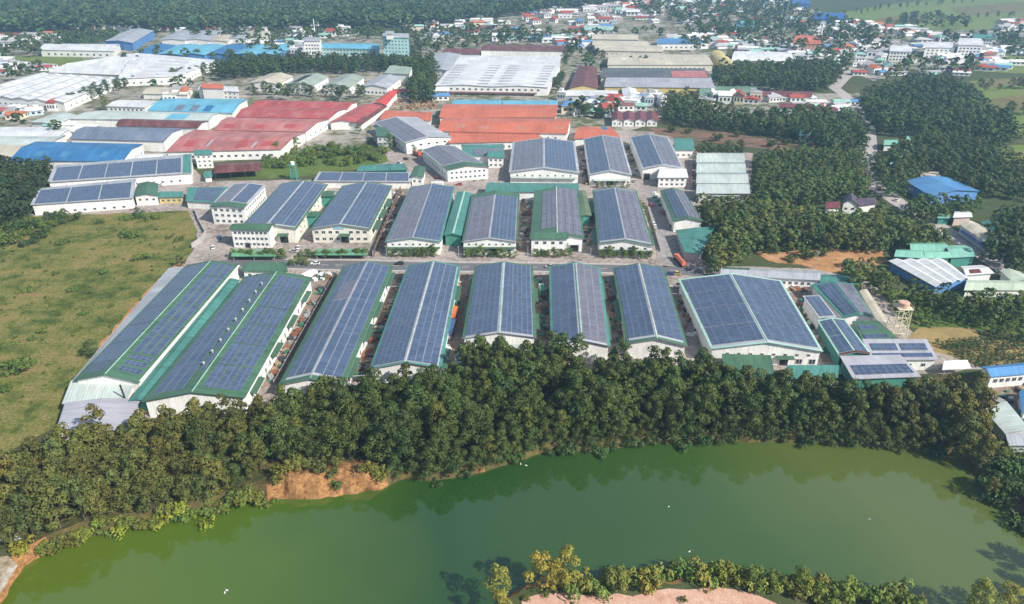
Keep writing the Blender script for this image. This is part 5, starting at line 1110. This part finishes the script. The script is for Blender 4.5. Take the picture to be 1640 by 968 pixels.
wood('tree_wood', 'dark green wood behind the four pale warehouses', [(343,106),(400,95),(480,95),(560,98),(640,96),(692,96),(697,110),(690,158),(662,158),(650,140),(668,118),(600,106),(560,112),(480,110),(400,118),(350,122)], 8, .95, 1.35, (.055, .085, .026))
wood('tree_wood', 'dark wood in front of the white curved hall', [(1140,118),(1180,106),(1330,104),(1348,120),(1330,138),(1240,138),(1150,136)], 8, .95, 1.3, DG)
wood('tree_wood', 'dark tree belt between bare red earth and maroon roofs', [(1068,160),(1090,158),(1140,178),(1220,185),(1250,178),(1310,180),(1375,190),(1386,215),(1380,238),(1330,240),(1280,215),(1200,205),(1130,196),(1068,188)], 7.5, .85, 1.25, DG)
wood('tree_wood', 'big dark wood right of the town road', [(1385,150),(1480,124),(1550,142),(1580,170),(1610,192),(1636,215),(1600,232),(1560,218),(1450,208),(1410,205),(1380,175)], 8, .95, 1.3, DG)
wood('rubber_wood', 'paler plantation right of the town road above the blue warehouse', [(1440,235),(1480,212),(1560,222),(1600,245),(1660,268),(1660,312),(1560,300),(1500,272),(1440,290),(1405,280),(1400,250)], 6.5, .8, 1.0, (.07, .105, .03), k=.15)
wood('rubber_wood', 'even green rubber plantation left of the town road', [(1212,248),(1290,240),(1385,246),(1390,305),(1330,315),(1225,322),(1208,300)], 5.2, .72, .9, (.085, .125, .034), k=.15, jit=.3)
wood('rubber_wood', 'broad plantation wood right of the small solar factory', [(1125,326),(1200,320),(1280,338),(1330,345),(1420,348),(1520,384),(1440,392),(1300,386),(1215,394),(1140,428),(1135,400),(1150,370),(1112,318)], 5.2, .78, 1.0, (.095, .125, .034), k=.22)
wood('tree_wood', 'leafy wood between the orange earth and the workshops at the right', [(1400,425),(1425,452),(1490,462),(1545,470),(1660,472),(1660,515),(1580,505),(1530,490),(1480,480),(1430,462),(1340,446),(1350,432)], 6, .6, .95, (.085, .12, .03))
wood('tree_wood', 'dark wood at the right edge below the plantation', [(1580,410),(1596,350),(1660,335),(1660,432),(1620,425)], 6.5, .9, 1.2, (.05, .08, .026))
wood('tree_wood', 'trees around the bright blue warehouse', [(1405,296),(1440,285),(1452,300),(1430,310)], 6, .7, 1, (.07, .11, .03), extra=[[(1450,330),(1480,318),(1560,322),(1575,330),(1510,345),(1470,350)], [(1395,318),(1420,340),(1440,350),(1400,345)]])
wood('tree_wood', 'green trees behind the rear row by the bare red earth', [(1110,240),(1130,225),(1190,230),(1195,244),(1120,246)], 6, .5, .8, (.06, .085, .025))
wood('tree_wood', 'trees among the far town houses', [(800,48),(930,54),(1060,46),(1150,60),(1250,60),(1300,46),(1180,38),(1040,50),(940,56),(800,64)], 17, .9, 1.4, DG, F_V, k=.35, keep=.5, extra=[[(940,52),(1050,56),(1150,70),(1140,84),(1060,60),(960,54)], [(900,60),(948,56),(950,110),(905,106)], [(1145,96),(1175,90),(1172,104),(1150,106)], [(1000,8),(1060,4),(1250,2),(1330,30),(1420,50),(1480,56),(1590,56),(1660,40),(1660,90),(1590,72),(1480,60),(1380,90),(1350,110),(1270,84),(1200,70),(1100,40)], [(1270,96),(1350,92),(1370,104),(1340,120)], [(1405,104),(1470,96),(1560,98),(1560,118),(1480,122),(1420,128)], [(1590,62),(1660,66),(1660,92),(1600,88)], [(1425,30),(1470,22),(1560,30),(1545,44),(1440,44)]])
wood('tree_wood', 'trees among the far left and central houses', [(0,60),(120,50),(420,48),(620,46),(700,44),(800,40),(900,64),(760,74),(690,84),(660,84),(660,64),(560,60),(440,66),(200,50),(60,84),(0,94)], 17, .8, 1.3, DG, F_V, keep=.6, extra=[[(195,95),(230,84),(440,90),(345,96)], [(0,118),(60,116),(40,128),(0,130)], [(200,140),(310,126),(345,124),(318,138),(240,142)], [(395,146),(600,152),(600,158),(400,154)], [(90,204),(160,206),(112,218),(70,214)], [(660,88),(692,86),(690,96)], [(0,104),(80,104),(70,114),(0,116)], [(0,190),(60,195),(20,205),(-40,205)], [(380,70),(440,66),(480,72),(470,84),(400,84)], [(640,62),(690,70),(680,84),(650,84)], [(900,168),(1000,166),(960,178),(905,182)], [(1080,140),(1120,150),(1110,165),(1070,158)]])
wood('far_forest', 'endless blue green forest along the top left', [(-250,48),(60,46),(100,44),(200,46),(400,46),(480,42),(560,40),(640,40),(760,30),(860,18),(960,8),(1010,0),(1100,-12),(1100,-26),(-250,-26)], 13.0, 1.25, 1.9, (.06, .10, .035), F_V, k=.4, jit=.6)
wood('far_forest', 'pale green plantation beside the blue ended shed', [(86,66),(110,54),(190,47),(182,60),(160,68)], 9, .6, .8, (.06, .11, .04), F_V, k=.1)
wood('shrub_growth', 'rampant low green growth behind the water tower', [(1420,470),(1470,478),(1540,482),(1680,500),(1680,545),(1600,540),(1560,522),(1480,518),(1440,500)], 4.2, .3, .5, (.085, .14, .025), zz=2)
# crop rows
it = []
for r_i in range(9):
    a, c_ = U(1500 + r_i*8, 552 + r_i*4.5), U(1680, 540 + r_i*6)
    L_ = (c_ - a).length
    for k in range(int(L_ / 2.2)):
        p = a.lerp(c_, k * 2.2 / L_)
        if rng.random() < .85: it.append((p.x + rng.normal()*.2, p.y + rng.normal()*.2, -.7, .32, .26, rng.uniform(0, 6), vary((.06, .10, .025))))
mass('crop_plants', 'rows of small dark green crop plants by the right edge', 'crops', it, M_V)
# rough grass tufts over the meadow
it = []
for x, y in sample(poly([(-150,440),(0,360),(150,352),(295,345),(312,370),(300,400),(285,425),(240,470),(180,530),(125,600),(90,680),(0,720),(-150,740)]), 4.2, 1.0):
    if rng.random() < .22 + .5 * max(0, mnoise(Vector((x / 22, y / 22, 1.7)))): it.append((x, y, -.55, .12 + .17*rng.random()**2, .06 + .08*rng.random(), rng.uniform(0, 6), vary((.085, .115, .028), .4)))
mass('meadow_grass', 'rough grass tufts scattered over the meadow', 'grass', it, F_V)

# ------------------------------------------------------------------ things on the estate
def water_tower(px_, py_, h, label, tank_mat, frame_mat, r=2.6):
    p = U(px_, py_); R = empty('water_tower', p, label, 'water tower')
    w = r * 1.05
    for sx in (-1, 1):
        for sy in (-1, 1):
            l_ = MB(); l_.tube((sx*w*1.25, sy*w*1.25, 0), (sx*w, sy*w, h), .24, .2, 6); l_.build('leg', frame_mat, R)
    for k in range(1, 4):
        z = h * k / 4; ww = w * (1.25 - .25*k/4); br = MB()
        c4 = [(-ww,-ww,z),(ww,-ww,z),(ww,ww,z),(-ww,ww,z)]
        for i in range(4): br.tube(c4[i], c4[(i+1) % 4], .13, n=5)
        br.build('brace', frame_mat, R)
    for k in range(0, 4, 1):
        z0, z1 = h*k/4, h*(k+1)/4; br = MB(); a, c_ = w*(1.25-.25*k/4), w*(1.25-.25*(k+1)/4)
        for (x0, y0, x1, y1) in ((-1,-1,1,-1), (1,-1,1,1), (1,1,-1,1), (-1,1,-1,-1)):
            br.tube((x0*a, y0*a, z0 + .1), (x1*c_, y1*c_, z1), .09, n=4)
        br.build('diagonal_brace', frame_mat, R)
    pf = MB(); pf.box(-w*1.2, w*1.2, -w*1.2, w*1.2, h, h + .25); pf.build('platform', frame_mat, R)
    tk = MB(); tk.tube((0,0,h+.26), (0,0,h+2.1), r*.92, n=16); tk.tube((0,0,h+2.1), (0,0,h+2.25), r*.92, r*.6, 16); tk.build('tank', tank_mat, R)
    rl = MB()
    c4 = [(-w*1.15,-w*1.15),(w*1.15,-w*1.15),(w*1.15,w*1.15),(-w*1.15,w*1.15)]
    for i in range(4):
        a, c_ = c4[i], c4[(i+1) % 4]
        rl.tube((*a, h+1.3), (*c_, h+1.3), .06, n=4); rl.tube((*a, h+.25), (*a, h+1.3), .06, n=4)
    rl.build('railing', frame_mat, R); return R
water_tower(1432, 541, 13.5, 'cream steel water tower with pinkish tank behind the workshops', TANK, CREAMP, 2.2)
water_tower(472, 288, 9.5, 'teal steel water tower with white tank by the scrub plot', WHITE, plain('teal_paint', (.06, .28, .24)), 1.4)

wh = MB(); wh.tube((0, -.16, 0), (0, .16, 0), .5, n=10); WHEEL = wh.mesh('wheel', RUBBER)
def truck(px_, py_, ang, label, cab, body, length=9, tank=False, group=None):
    R = empty('truck', U(px_, py_) + Vector((0, 0, .12)), label, 'truck', group, ang)
    ch = MB(); ch.box(-1.0, 1.0, -length/2, length/2 - .2, .7, .95); ch.build('chassis', RUBBER, R)
    c = MB(); c.add([(-1.15,length/2-2.2,.95),(1.15,length/2-2.2,.95),(1.15,length/2,.95),(-1.15,length/2,.95),(-1.15,length/2-2.2,2.9),(1.15,length/2-2.2,2.9),(1.1,length/2-.5,2.9),(-1.1,length/2-.5,2.9)],
          [(3,2,1,0),(4,5,6,7),(0,1,5,4),(1,2,6,5),(2,3,7,6),(3,0,4,7)]); o = c.build('cab', PAINT, R); o.color = (*cab, 1)
    g_ = MB(); g_.box(-1.0, 1.0, length/2 - .3, length/2 - .12, 1.8, 2.7); g_.build('windscreen', GLASS, R)
    c = MB()
    if tank: c.tube((0, -length/2, 2.0), (0, length/2 - 2.5, 2.0), 1.15, n=14)
    else: c.box(-1.2, 1.2, -length/2, length/2 - 2.5, .96, 3.3)
    o = c.build('cargo_body', PAINT, R); o.color = (*body, 1)
    for x in (-1.05, 1.05):
        for y in (length/2 - 1.3, -length/2 + 1.2, -length/2 + 2.5):
            w_ = link('wheel', WHEEL, R, (x, y, .4)); w_.rotation_euler[2] = math.pi/2
    return R
def car(px_, py_, ang, label, c, group=None):
    R = empty('car', U(px_, py_) + Vector((0, 0, .12)), label, 'car', group, ang)
    b_ = MB(); b_.add([(-.88,-2.1,.35),(.88,-2.1,.35),(.88,2.1,.35),(-.88,2.1,.35),(-.85,-2.1,.95),(.85,-2.1,.95),(.82,2.05,.8),(-.82,2.05,.8)], [(3,2,1,0),(4,5,6,7),(0,1,5,4),(1,2,6,5),(2,3,7,6),(3,0,4,7)])
    o = b_.build('body', PAINT, R); o.color = (*c, 1)
    g_ = MB(); g_.add([(-.8,-1.9,.96),(.8,-1.9,.96),(.8,1.0,.9),(-.8,1.0,.9),(-.66,-1.4,1.5),(.66,-1.4,1.5),(.66,.3,1.5),(-.66,.3,1.5)], [(4,5,6,7),(0,1,5,4),(1,2,6,5),(2,3,7,6),(3,0,4,7)]); g_.build('windows', GLASS, R)
    r_ = MB(); r_.box(-.64, .64, -1.35, .25, 1.505, 1.54); o = r_.build('car_roof', PAINT, R); o.color = (*c, 1)
    for x in (-.8, .8):
        for y in (-1.3, 1.3):
            w_ = link('wheel', WHEEL, R, (x, y, .32)); w_.scale = (.62,.62,.62); w_.rotation_euler[2] = math.pi/2
    return R
truck(1088, 422, .15, 'orange red tanker truck parked at the side road junction', (.55,.12,.06), (.58,.15,.08), 11, True)
truck(727, 507, -.1, 'orange bodied truck in the lane right of the fourth front warehouse', (.6,.2,.05), (.60,.16,.05), 8)
truck(723, 530, -.1, 'blue and black truck behind the orange one in the lane', (.03,.05,.12), (.05,.10,.22), 11)
car(1082, 440, 1.4, 'small yellow and dark car turning at the road junction', (.5,.35,.05))
car(1072, 441, 1.5, 'dark blue car at the road junction', (.03,.06,.18))
car(505, 424, 1.6, 'white car on the estate road near the gatehouse', (.75,.75,.75))
car(880, 429, 1.6, 'grey car on the estate road above the sixth warehouse', (.3,.3,.32))
car(700, 286, .9, 'red car in the yard below the diagonal solar factory', (.45,.05,.05))
car(735, 297, 1.5, 'red car parked by the diagonal solar factory front', (.45,.05,.05))
car(450, 402, .8, 'white car in the forecourt right of the office block', (.75,.75,.75))
car(255, 298, 1.6, 'white van parked by the upper left factory', (.75,.75,.75))
for i, (x, y) in enumerate([(1392,250),(1396,285),(1408,305),(1436,322),(1480,350),(1386,262)]):
    car(x, y, [0, .3, -.4, -.8, -.9, .1][i], ['white', 'grey', 'dark', 'white', 'red', 'silver'][i] + ' car on the town road ' + ['beside the plantation', 'near the blue warehouse trees', 'below the mint houses', 'by the purple gabled villa', 'near the green kiosk', 'at the plantation corner'][i], [(.75,)*3, (.3,)*3, (.03,)*3, (.75,)*3, (.4,.04,.04), (.5,)*3][i], 'cars on the town road')

def pole(px_, py_, h, label, lamp=False, group=None):
    R = empty('utility_pole' if not lamp else 'street_lamp', U(px_, py_), label, 'utility pole' if not lamp else 'street lamp', group)
    p = MB(); p.tube((0,0,0), (0,0,h), .17, .11, 6); p.build('pole', CONC if not lamp else STEEL, R)
    a = MB()
    if lamp: a.tube((0,0,h-.1), (0,-1.8,h+.35), .06, n=5); a.box(-.15, .15, -2.4, -1.75, h+.3, h+.45)
    else:
        for z in (h-.4, h-1.2): a.box(-1.1, 1.1, -.07, .07, z, z+.14)
    a.build('lamp_arm' if lamp else 'crossarm', STEEL, R); return R
for i, (x, y, h) in enumerate([(1145,425,9),(1305,430,9),(1378,448,9),(1300,318,9),(1240,320,9),(1315,316,9),(1396,312,8),(1458,338,8),(1560,402,8),(1600,430,8)]):
    pole(x, y, h, 'concrete utility pole ' + ['by the teal skewed roof', 'behind the lavender roofed shed', 'beside the dark green open shed', 'at the front of the rubber plantation', 'left of the rubber plantation front', 'right in the rubber plantation front', 'left of the town road by the villa', 'right of the town road bend', 'above the mint sheds', 'near the pale green sheds'][i], False, 'utility poles')
for i, (x, y) in enumerate([(415,412),(537,413),(620,418),(735,419),(845,420),(945,422),(1050,424)]):
    pole(x, y, 8, ordinal(i) + ' street lamp from the left along the estate road', True, 'street lamps of the estate road')
tp = MB(); p = U(505, 58); tp.tube(p, p + Vector((0,0,24)), .8, .5, 8); tag(tp.build('chimney_stack', WHITE), 'tall thin white chimney before the far forest', 'chimney')
for i, (x, y, h) in enumerate([(1253,65,62),(740,62,26)]):
    q = U(x, y); R = empty('lattice_mast', q, ['tall dark lattice mast in the far town', 'short lattice mast behind the cyan tower block'][i], 'mast')
    for k in range(3):
        a_ = MB(); an = k * 2.094; a_.tube((2.4*math.cos(an), 2.4*math.sin(an), 0), (.4*math.cos(an), .4*math.sin(an), h), .22, .14, 5); a_.build('leg', STEEL, R)
    a_ = MB()
    for z in np.arange(3, h, 5):
        rr = 2.4 - 2.0*z/h; c3 = [(rr*math.cos(t), rr*math.sin(t), z) for t in (0, 2.094, 4.189)]
        for k in range(3): a_.tube(c3[k], c3[(k+1) % 3], .09, n=4)
    a_.build('brace', STEEL, R)

mk = MB()
PTS = resample(poly([(398,421),(480,424.5),(560,425),(740,428),(860,428.5),(1060,432),(1150,440)]), 3.2, 0, False)
for i in range(0, len(PTS) - 1, 2):
    a, c_ = PTS[i], PTS[i+1]; t = (c_ - a).normalized(); nn = Vector((-t.y, t.x, 0)) * .11; z = Vector((0, 0, .085))
    mk.add([a - nn + z, c_ - nn + z, c_ + nn + z, a + nn + z], [(0, 1, 2, 3)])
tag(mk.build('road_markings', plain('road_paint', (.7, .7, .68))), 'dashed white centre line of the estate road', 'road marking', kind='structure')
VC = {'white': (.75,.75,.75), 'silver': (.45,.45,.46), 'black': (.03,.03,.03), 'blue': (.04,.09,.3), 'red': (.4,.04,.04)}
for x, y, a, cn, lb in [(470,404,1.4,'silver','in the forecourt before the cream gable factory'),(478,398,.2,'white','beside the cream gable factory wall'),(352,382,.5,'blue','on the lane below the three storey factory'),(342,398,.3,'white','at the estate entrance by the boundary wall'),(640,424,1.6,'black','on the estate road above the third warehouse'),(780,431,1.6,'white','on the estate road above the fifth warehouse'),(1010,431,1.6,'silver','on the estate road above the seventh warehouse'),(1046,360,.2,'white','on the side road by the small factory'),(1042,330,.2,'red','far up the side road'),(640,262,.6,'white','on the lane beside the diagonal solar factory'),(650,256,.6,'black','higher on the lane beside the diagonal solar factory'),(945,288,.1,'white','between the leftmost and middle rear factories'),(1016,292,.2,'silver','between the middle and right rear factories'),(1268,462,.5,'white','in the yard behind the widest warehouse'),(1330,462,.5,'blue','in front of the dark green open shed'),(515,445,.4,'white','in the forecourt behind the third warehouse')]:
    car(x, y, a, f'{cn} car {lb}', VC[cn])
for x, y, a, lb, c1, c2 in [(497,446,-.6,'white box truck in the forecourt behind the second warehouse',(.75,)*3,(.7,)*3),(1290,458,1.2,'blue cab truck behind the widest warehouse',(.04,.1,.4),(.5,.5,.48)),(868,470,.05,'green box truck in the lane right of the fifth warehouse',(.7,)*3,(.06,.22,.13)),(700,300,1.4,'white box truck below the diagonal solar factory',(.75,)*3,(.72,)*3),(668,250,.7,'red box truck on the lane by the diagonal solar factory',(.4,.05,.04),(.5,.1,.08))]:
    truck(x, y, a, lb, c1, c2, 8)
k_ = {}
for cname, pp, spc, cnt in [('behind the blue upper sheds', [(400,70),(490,66),(486,80),(420,82)], 22, 10), ('around the small grass plot', [(90,206),(165,208),(130,224),(60,216)], 16, 7), ('by the timber yard', [(690,150),(730,152),(712,164),(640,150)], 13, 6), ('among the low white roofs', [(905,155),(1070,158),(1066,176),(990,178),(905,172)], 12, 18), ('beside the bend of the town road', [(1225,158),(1370,162),(1376,182),(1250,182)], 12, 14), ('in front of the white curved hall', [(1165,84),(1260,72),(1330,78),(1345,96),(1275,98)], 16, 14), ('along the hillside town edge', [(800,52),(930,50),(940,62),(880,72),(800,66)], 18, 16), ('at the edge of the far right town', [(1340,118),(1460,120),(1580,104),(1640,100),(1590,116),(1470,128)], 16, 16), ('before the grass strip at left', [(0,108),(110,100),(70,114),(0,120)], 16, 8)]:
    Q = sample(poly(pp), spc); rng.shuffle(Q); Q = sorted(Q[:cnt], key=lambda q: pix((q[0], q[1], 3))[0])
    for x, y in Q:
        rc = random.choices(['white', 'grey', 'mint', 'blue', 'red', 'brown'], [5, 4, 2, 1.5, 1.2, 1.2])[0]; kk = k_.get((cname, rc), 0); k_[(cname, rc)] = kk + 1
        f = max(.7, y / 900); R = empty('small_shed', (x, y, 0), f'{ordinal(kk)} {rc}-roofed low shed from the left {cname}', 'shed', 'low sheds ' + cname, rng.normal() * .2)
        w, d, h = rng.uniform(14, 26) * f, rng.uniform(9, 13) * f, rng.uniform(3.2, 4.6)
        for nm, me, c_ in (('wall', HM[0][0], WALLC['white' if rng.random() < .8 else 'grey']), ('roof', HM[0][1], ROOFC[rc])):
            o = link(nm, me, R); o.scale = (w, d, h); o.color = (*c_, 1)
hv, hf, hc = [], [], []
for pp, spc, keep in [([(640,36),(760,30),(800,36),(800,48),(660,52)], 30, .5), ([(840,22),(1000,2),(1060,0),(1060,14),(990,14),(860,26)], 26, .55), ([(1060,0),(1240,-6),(1262,2),(1240,10),(1050,8)], 30, .6), ([(1330,36),(1420,44),(1480,50),(1470,60),(1410,52),(1340,46)], 20, .7), ([(1590,36),(1660,34),(1660,52),(1600,50)], 26, .6), ([(1060,60),(1150,62),(1230,62),(1230,76),(1140,80),(1070,72)], 17, .6), ([(1270,92),(1335,86),(1375,84),(1340,112),(1330,102)], 13, .6), ([(120,46),(400,44),(480,44),(400,54),(140,54)], 34, .5), ([(880,62),(948,56),(946,80),(905,80)], 16, .6), ([(1495,88),(1600,90),(1600,102),(1500,102)], 14, .7)]:
    for x, y in sample(poly(pp), spc):
        if rng.random() > keep * 1.4: continue
        f = max(.9, y / 1000); w, d, h = rng.uniform(8, 17) * f, rng.uniform(7, 13) * f, rng.choice([3.6, 4.2, 6.8]); a = rng.normal() * .3; ca, sa = math.cos(a), math.sin(a)
        wc = WALLC[random.choices(list(WALLC), [8, 2, .6, .8, 1])[0]]; rc = ROOFC[random.choices(list(ROOFC), [1.6, 4, 6, .7, 1, .9, .7])[0]]
        o = len(hv); L8 = [(-.5,-.5,0),(.5,-.5,0),(.5,.5,0),(-.5,.5,0),(-.5,-.5,h),(.5,-.5,h),(.5,.5,h),(-.5,.5,h)]; L6 = [(-.56,-.58,h-.1),(.56,-.58,h-.1),(.56,.58,h-.1),(-.56,.58,h-.1),(-.5,0,h+1.8),(.5,0,h+1.8)]
        for q, c_ in [(v, wc) for v in L8] + [(v, rc) for v in L6]:
            X, Y = q[0] * w, q[1] * d; hv.append((x + X*ca - Y*sa, y + X*sa + Y*ca, q[2])); hc.append((*c_, 1))
        hf += [tuple(o + i for i in t) for t in ((0,1,5,4),(1,2,6,5),(2,3,7,6),(3,0,4,7),(8,9,13,12),(10,11,12,13),(11,8,12),(9,10,13))]
hme = bpy.data.meshes.new('distant_houses'); hme.from_pydata(hv, [], hf); hm2, n, l, b = newmat('distant_house_paint')
at_ = n.new('ShaderNodeAttribute'); at_.attribute_name = 'tint'; l.new(at_.outputs['Color'], b.inputs['Base Color']); b.inputs['Roughness'].default_value = .75
hme.materials.append(hm2); ca_ = hme.color_attributes.new('tint', 'FLOAT_COLOR', 'POINT'); ca_.data.foreach_set('color', np.array(hc, np.float32).ravel())
tag(link('distant_houses', hme), 'dense scatter of tiny pale houses in the hazy distance', 'houses', kind='stuff')
# walls
def wall_run(name, label, pts, h, mat, th=.25, cap=None):
    P = poly(pts); R = empty(name, P[0], label, 'wall')
    for a, c_ in zip(P, P[1:]):
        L_ = (c_ - a).length; k = max(1, int(L_ / 6)); t = (c_ - a).normalized(); nn = Vector((-t.y, t.x, 0)) * th / 2
        for i in range(k):
            p, q = a.lerp(c_, i / k) + t * .16, a.lerp(c_, (i+1) / k) - t * .16
            w_ = MB(); z = Vector((0, 0, h)); w_.slab([p - nn + z, q - nn + z, q + nn + z, p + nn + z], h); w_.build('wall_panel', mat, R, P[0])
            s_ = MB(); s_.box(p.x - .28, p.x + .02, p.y - .18, p.y + .18, 0, h + .2); s_.build('pillar', CONC, R, P[0])
    return R
wall_run('boundary_wall', 'grey boundary wall at the meadow corner by the estate entrance', [(308,398),(322,388),(330,377)], 2.6, CONC)
wall_run('boundary_wall', 'pale boundary wall along the right edge of the meadow', [(330,377),(318,355),(312,338)], 2.0, GREYW)
wall_run('boundary_wall', 'dark long wall in the lane left of the fourth road row factory', [(598,412),(642,306)], 3.2, plain('dark_brick', (.14, .10, .08)))
wall_run('boundary_wall', 'pale wall along the side road behind the junction', [(1036,330),(1058,404)], 1.8, GREYW)
wall_run('boundary_wall', 'red and white wall right of the right rear factory', [(1108,302),(1107,262)], 2.4, plain('brick_red', (.42, .16, .12)))
wall_run('boundary_wall', 'grey wall in the lane left of the third front warehouse', [(440,618),(540,440)], 2.2, plain('grey_brick', (.22, .2, .18)))
wall_run('boundary_wall', 'low dark wall at the workshop lane right of the widest warehouse', [(1352,590),(1290,474)], 2.0, plain('dark_brick', (.14,.1,.08)))
pip = MB(); a = U(206, 655); pip.tube((a.x, a.y, 0), (a.x - .4, a.y, 9.5), .28, n=8)
tag(pip.build('flue_pipe', DARK), 'tall black flue pipe before the leftmost warehouse gable', 'pipe')
for i, (a, c_) in enumerate([((620,459),(652,459)), ((564,603),(600,600)), ((1075,470),(1092,472))]):
    A, B_ = U(a[0], a[1], 4.5), U(c_[0], c_[1], 4.5); R = empty('pipe_bridge', (A.x, A.y, 0), ['upper thin pipe bridge across the lane by the third warehouse', 'lower thin pipe bridge across the lane by the third warehouse', 'thin pipe bridge left of the widest warehouse'][i], 'pipe bridge')
    t_ = MB(); t_.tube(A, B_, .16, n=6); t_.build('pipe', STEEL, R, (A.x, A.y, 0))
    for q in (A, B_): t_ = MB(); t_.tube((q.x, q.y, 0), q, .1, n=5); t_.build('post', STEEL, R, (A.x, A.y, 0))
# clutter that nobody could count, one heap of it per lane
def clutter(label, pp, k, cols_):
    me = MB(); P = poly(pp); Q = sample(P, max(1.2, math.sqrt(abs((P[0]-P[1]).length * (P[1]-P[2]).length) / k)), 1.2)
    for x, y in Q:
        if rng.random() < .35: continue
        w, d, h = rng.uniform(.3, 1.3), rng.uniform(.3, 1.6), rng.uniform(.2, 1.5); a = rng.uniform(0, 3)
        ca, sa = math.cos(a), math.sin(a); v = []
        for z in (.06, h):
            for X, Y in ((-w,-d),(w,-d),(w,d),(-w,d)): v.append((x + X*ca - Y*sa, y + X*sa + Y*ca, z))
        me.add(v, [(4,5,6,7),(0,1,5,4),(1,2,6,5),(2,3,7,6),(3,0,4,7)], random.randrange(len(cols_)))
    if me.v: tag(me.build('yard_clutter', cols_), label, 'clutter', kind='stuff')
CC = [plain('scrap_dark', (.05, .05, .055)), plain('scrap_tan', (.36, .25, .16)), plain('scrap_grey', (.30, .29, .28)), plain('scrap_green', (.05, .17, .11)), plain('scrap_rust', (.22, .09, .05)), plain('scrap_white', (.62, .62, .60))]
clutter('pallets and scrap in the lane between the second and third front warehouses', [(420,622),(510,460),(522,452),(446,600)], 130, CC[:5])
clutter('scrap and crates beside the third front warehouse', [(560,612),(640,450),(645,450),(575,612)], 60, CC[:5])
clutter('crates in the lane between the fourth and fifth front warehouses', [(712,560),(738,440),(742,440),(720,560)], 24, CC)
clutter('dark scrap in the lane between the fifth and sixth front warehouses', [(858,540),(858,450),(874,445),(878,545)], 60, CC[:5])
clutter('scrap in the lane between the sixth and seventh front warehouses', [(980,545),(966,450),(978,445),(1000,545)], 50, CC[:5])
clutter('parked motorbikes and crates left of the widest warehouse', [(1102,540),(1075,455),(1086,452),(1125,545)], 60, CC)
clutter('stacked goods in the lane right of the widest warehouse', [(1322,570),(1275,480),(1283,478),(1340,572)], 90, CC)
clutter('scrap in the lane right of the cream gable factory', [(604,395),(634,310),(645,308),(614,395)], 70, CC)
clutter('goods stacked in the dark lane left of the green edged factory', [(832,400),(836,320),(850,316),(846,400)], 80, CC)
clutter('goods stacked right of the green edged factory', [(936,395),(930,350),(944,350),(954,395)], 40, CC)
clutter('motorbikes and goods along the small solar factory', [(1072,365),(1045,310),(1052,308),(1080,365)], 40, CC)
clutter('loose goods in the forecourt behind the third warehouse', [(500,450),(502,437),(545,437),(535,448)], 50, CC)
clutter('loose goods behind the widest warehouse', [(1255,465),(1250,450),(1300,455),(1290,470)], 30, CC)
clutter('goods and carts before the leftmost rear factory', [(930,300),(928,240),(940,240),(944,300)], 50, CC)
clutter('goods beside the right rear factory', [(1012,285),(1000,230),(1006,228),(1026,275)], 30, CC)
clutter('sawn timber stacks in the yard beside the orange factory', [(618,176),(640,156),(715,155),(700,176)], 230, [FORB, CC[1], CC[4], CC[1]])
clutter('debris in the yard below the long pale mint roof', [(1580,640),(1640,610),(1680,640),(1640,700)], 40, CC)
clutter('goods in the yard before the big white factory', [(700,152),(900,154),(900,148),(700,146)], 60, CC)

# white birds on the pond
bm = MB(); bm.tube((0,-.28,.02), (0,.22,.12), .12, .16, 8); bm.tube((0,.22,.12), (0,.36,.36), .06, .05, 6); bm.tube((0,.36,.36), (0,.52,.36), .07, .02, 6)
BIRD = bm.mesh('bird', plain('white_feather', (.8, .8, .78)))
for i, (x, y, lb) in enumerate([(360,950,'white bird on the water at the lower left'), (364,946,'second white bird beside the lower left one'), (1071,812,'white bird on the open water right of centre'), (1392,832,'white bird on the right part of the pond'), (1104,884,'white bird near the shore hedge'), (834,744,'white bird by the far shore bend'), (843,746,'right white bird by the far shore bend'), (1500,730,'white bird in the far right corner of the pond')]):
    o = link('bird', BIRD, None, U(x, y, WATER_Z)); o.scale = (.9,)*3; o.rotation_euler[2] = i * 1.3; tag(o, lb, 'bird', 'white birds on the pond')

# ------------------------------------------------------------------ haze
hz = MB(); hz.box(G0[0] - 50, G0[1] + 50, G0[2] - 50, G0[3] + 50, WATER_Z - 2.8, CAM_H + 8)
hm = bpy.data.materials.new('haze'); hm.use_nodes = True; hn = hm.node_tree.nodes
for x in list(hn):
    if x.type != 'OUTPUT_MATERIAL': hn.remove(x)
pv = hn.new('ShaderNodeVolumePrincipled'); pv.inputs['Color'].default_value = (.38, .68, 1.0, 1); pv.inputs['Density'].default_value = .00021; pv.inputs['Anisotropy'].default_value = .2
hm.node_tree.links.new(pv.outputs[0], hn['Material Output'].inputs['Volume'])
tag(hz.build('haze', hm), 'thin blue air haze over the whole valley', 'haze', kind='stuff')
print('tris', sum(len(p.vertices) - 2 for me in bpy.data.meshes for p in me.polygons) if 0 else sum(len(me.loops) - 2*len(me.polygons) for me in bpy.data.meshes)); print('houses', nh, 'objects', len(bpy.data.objects))
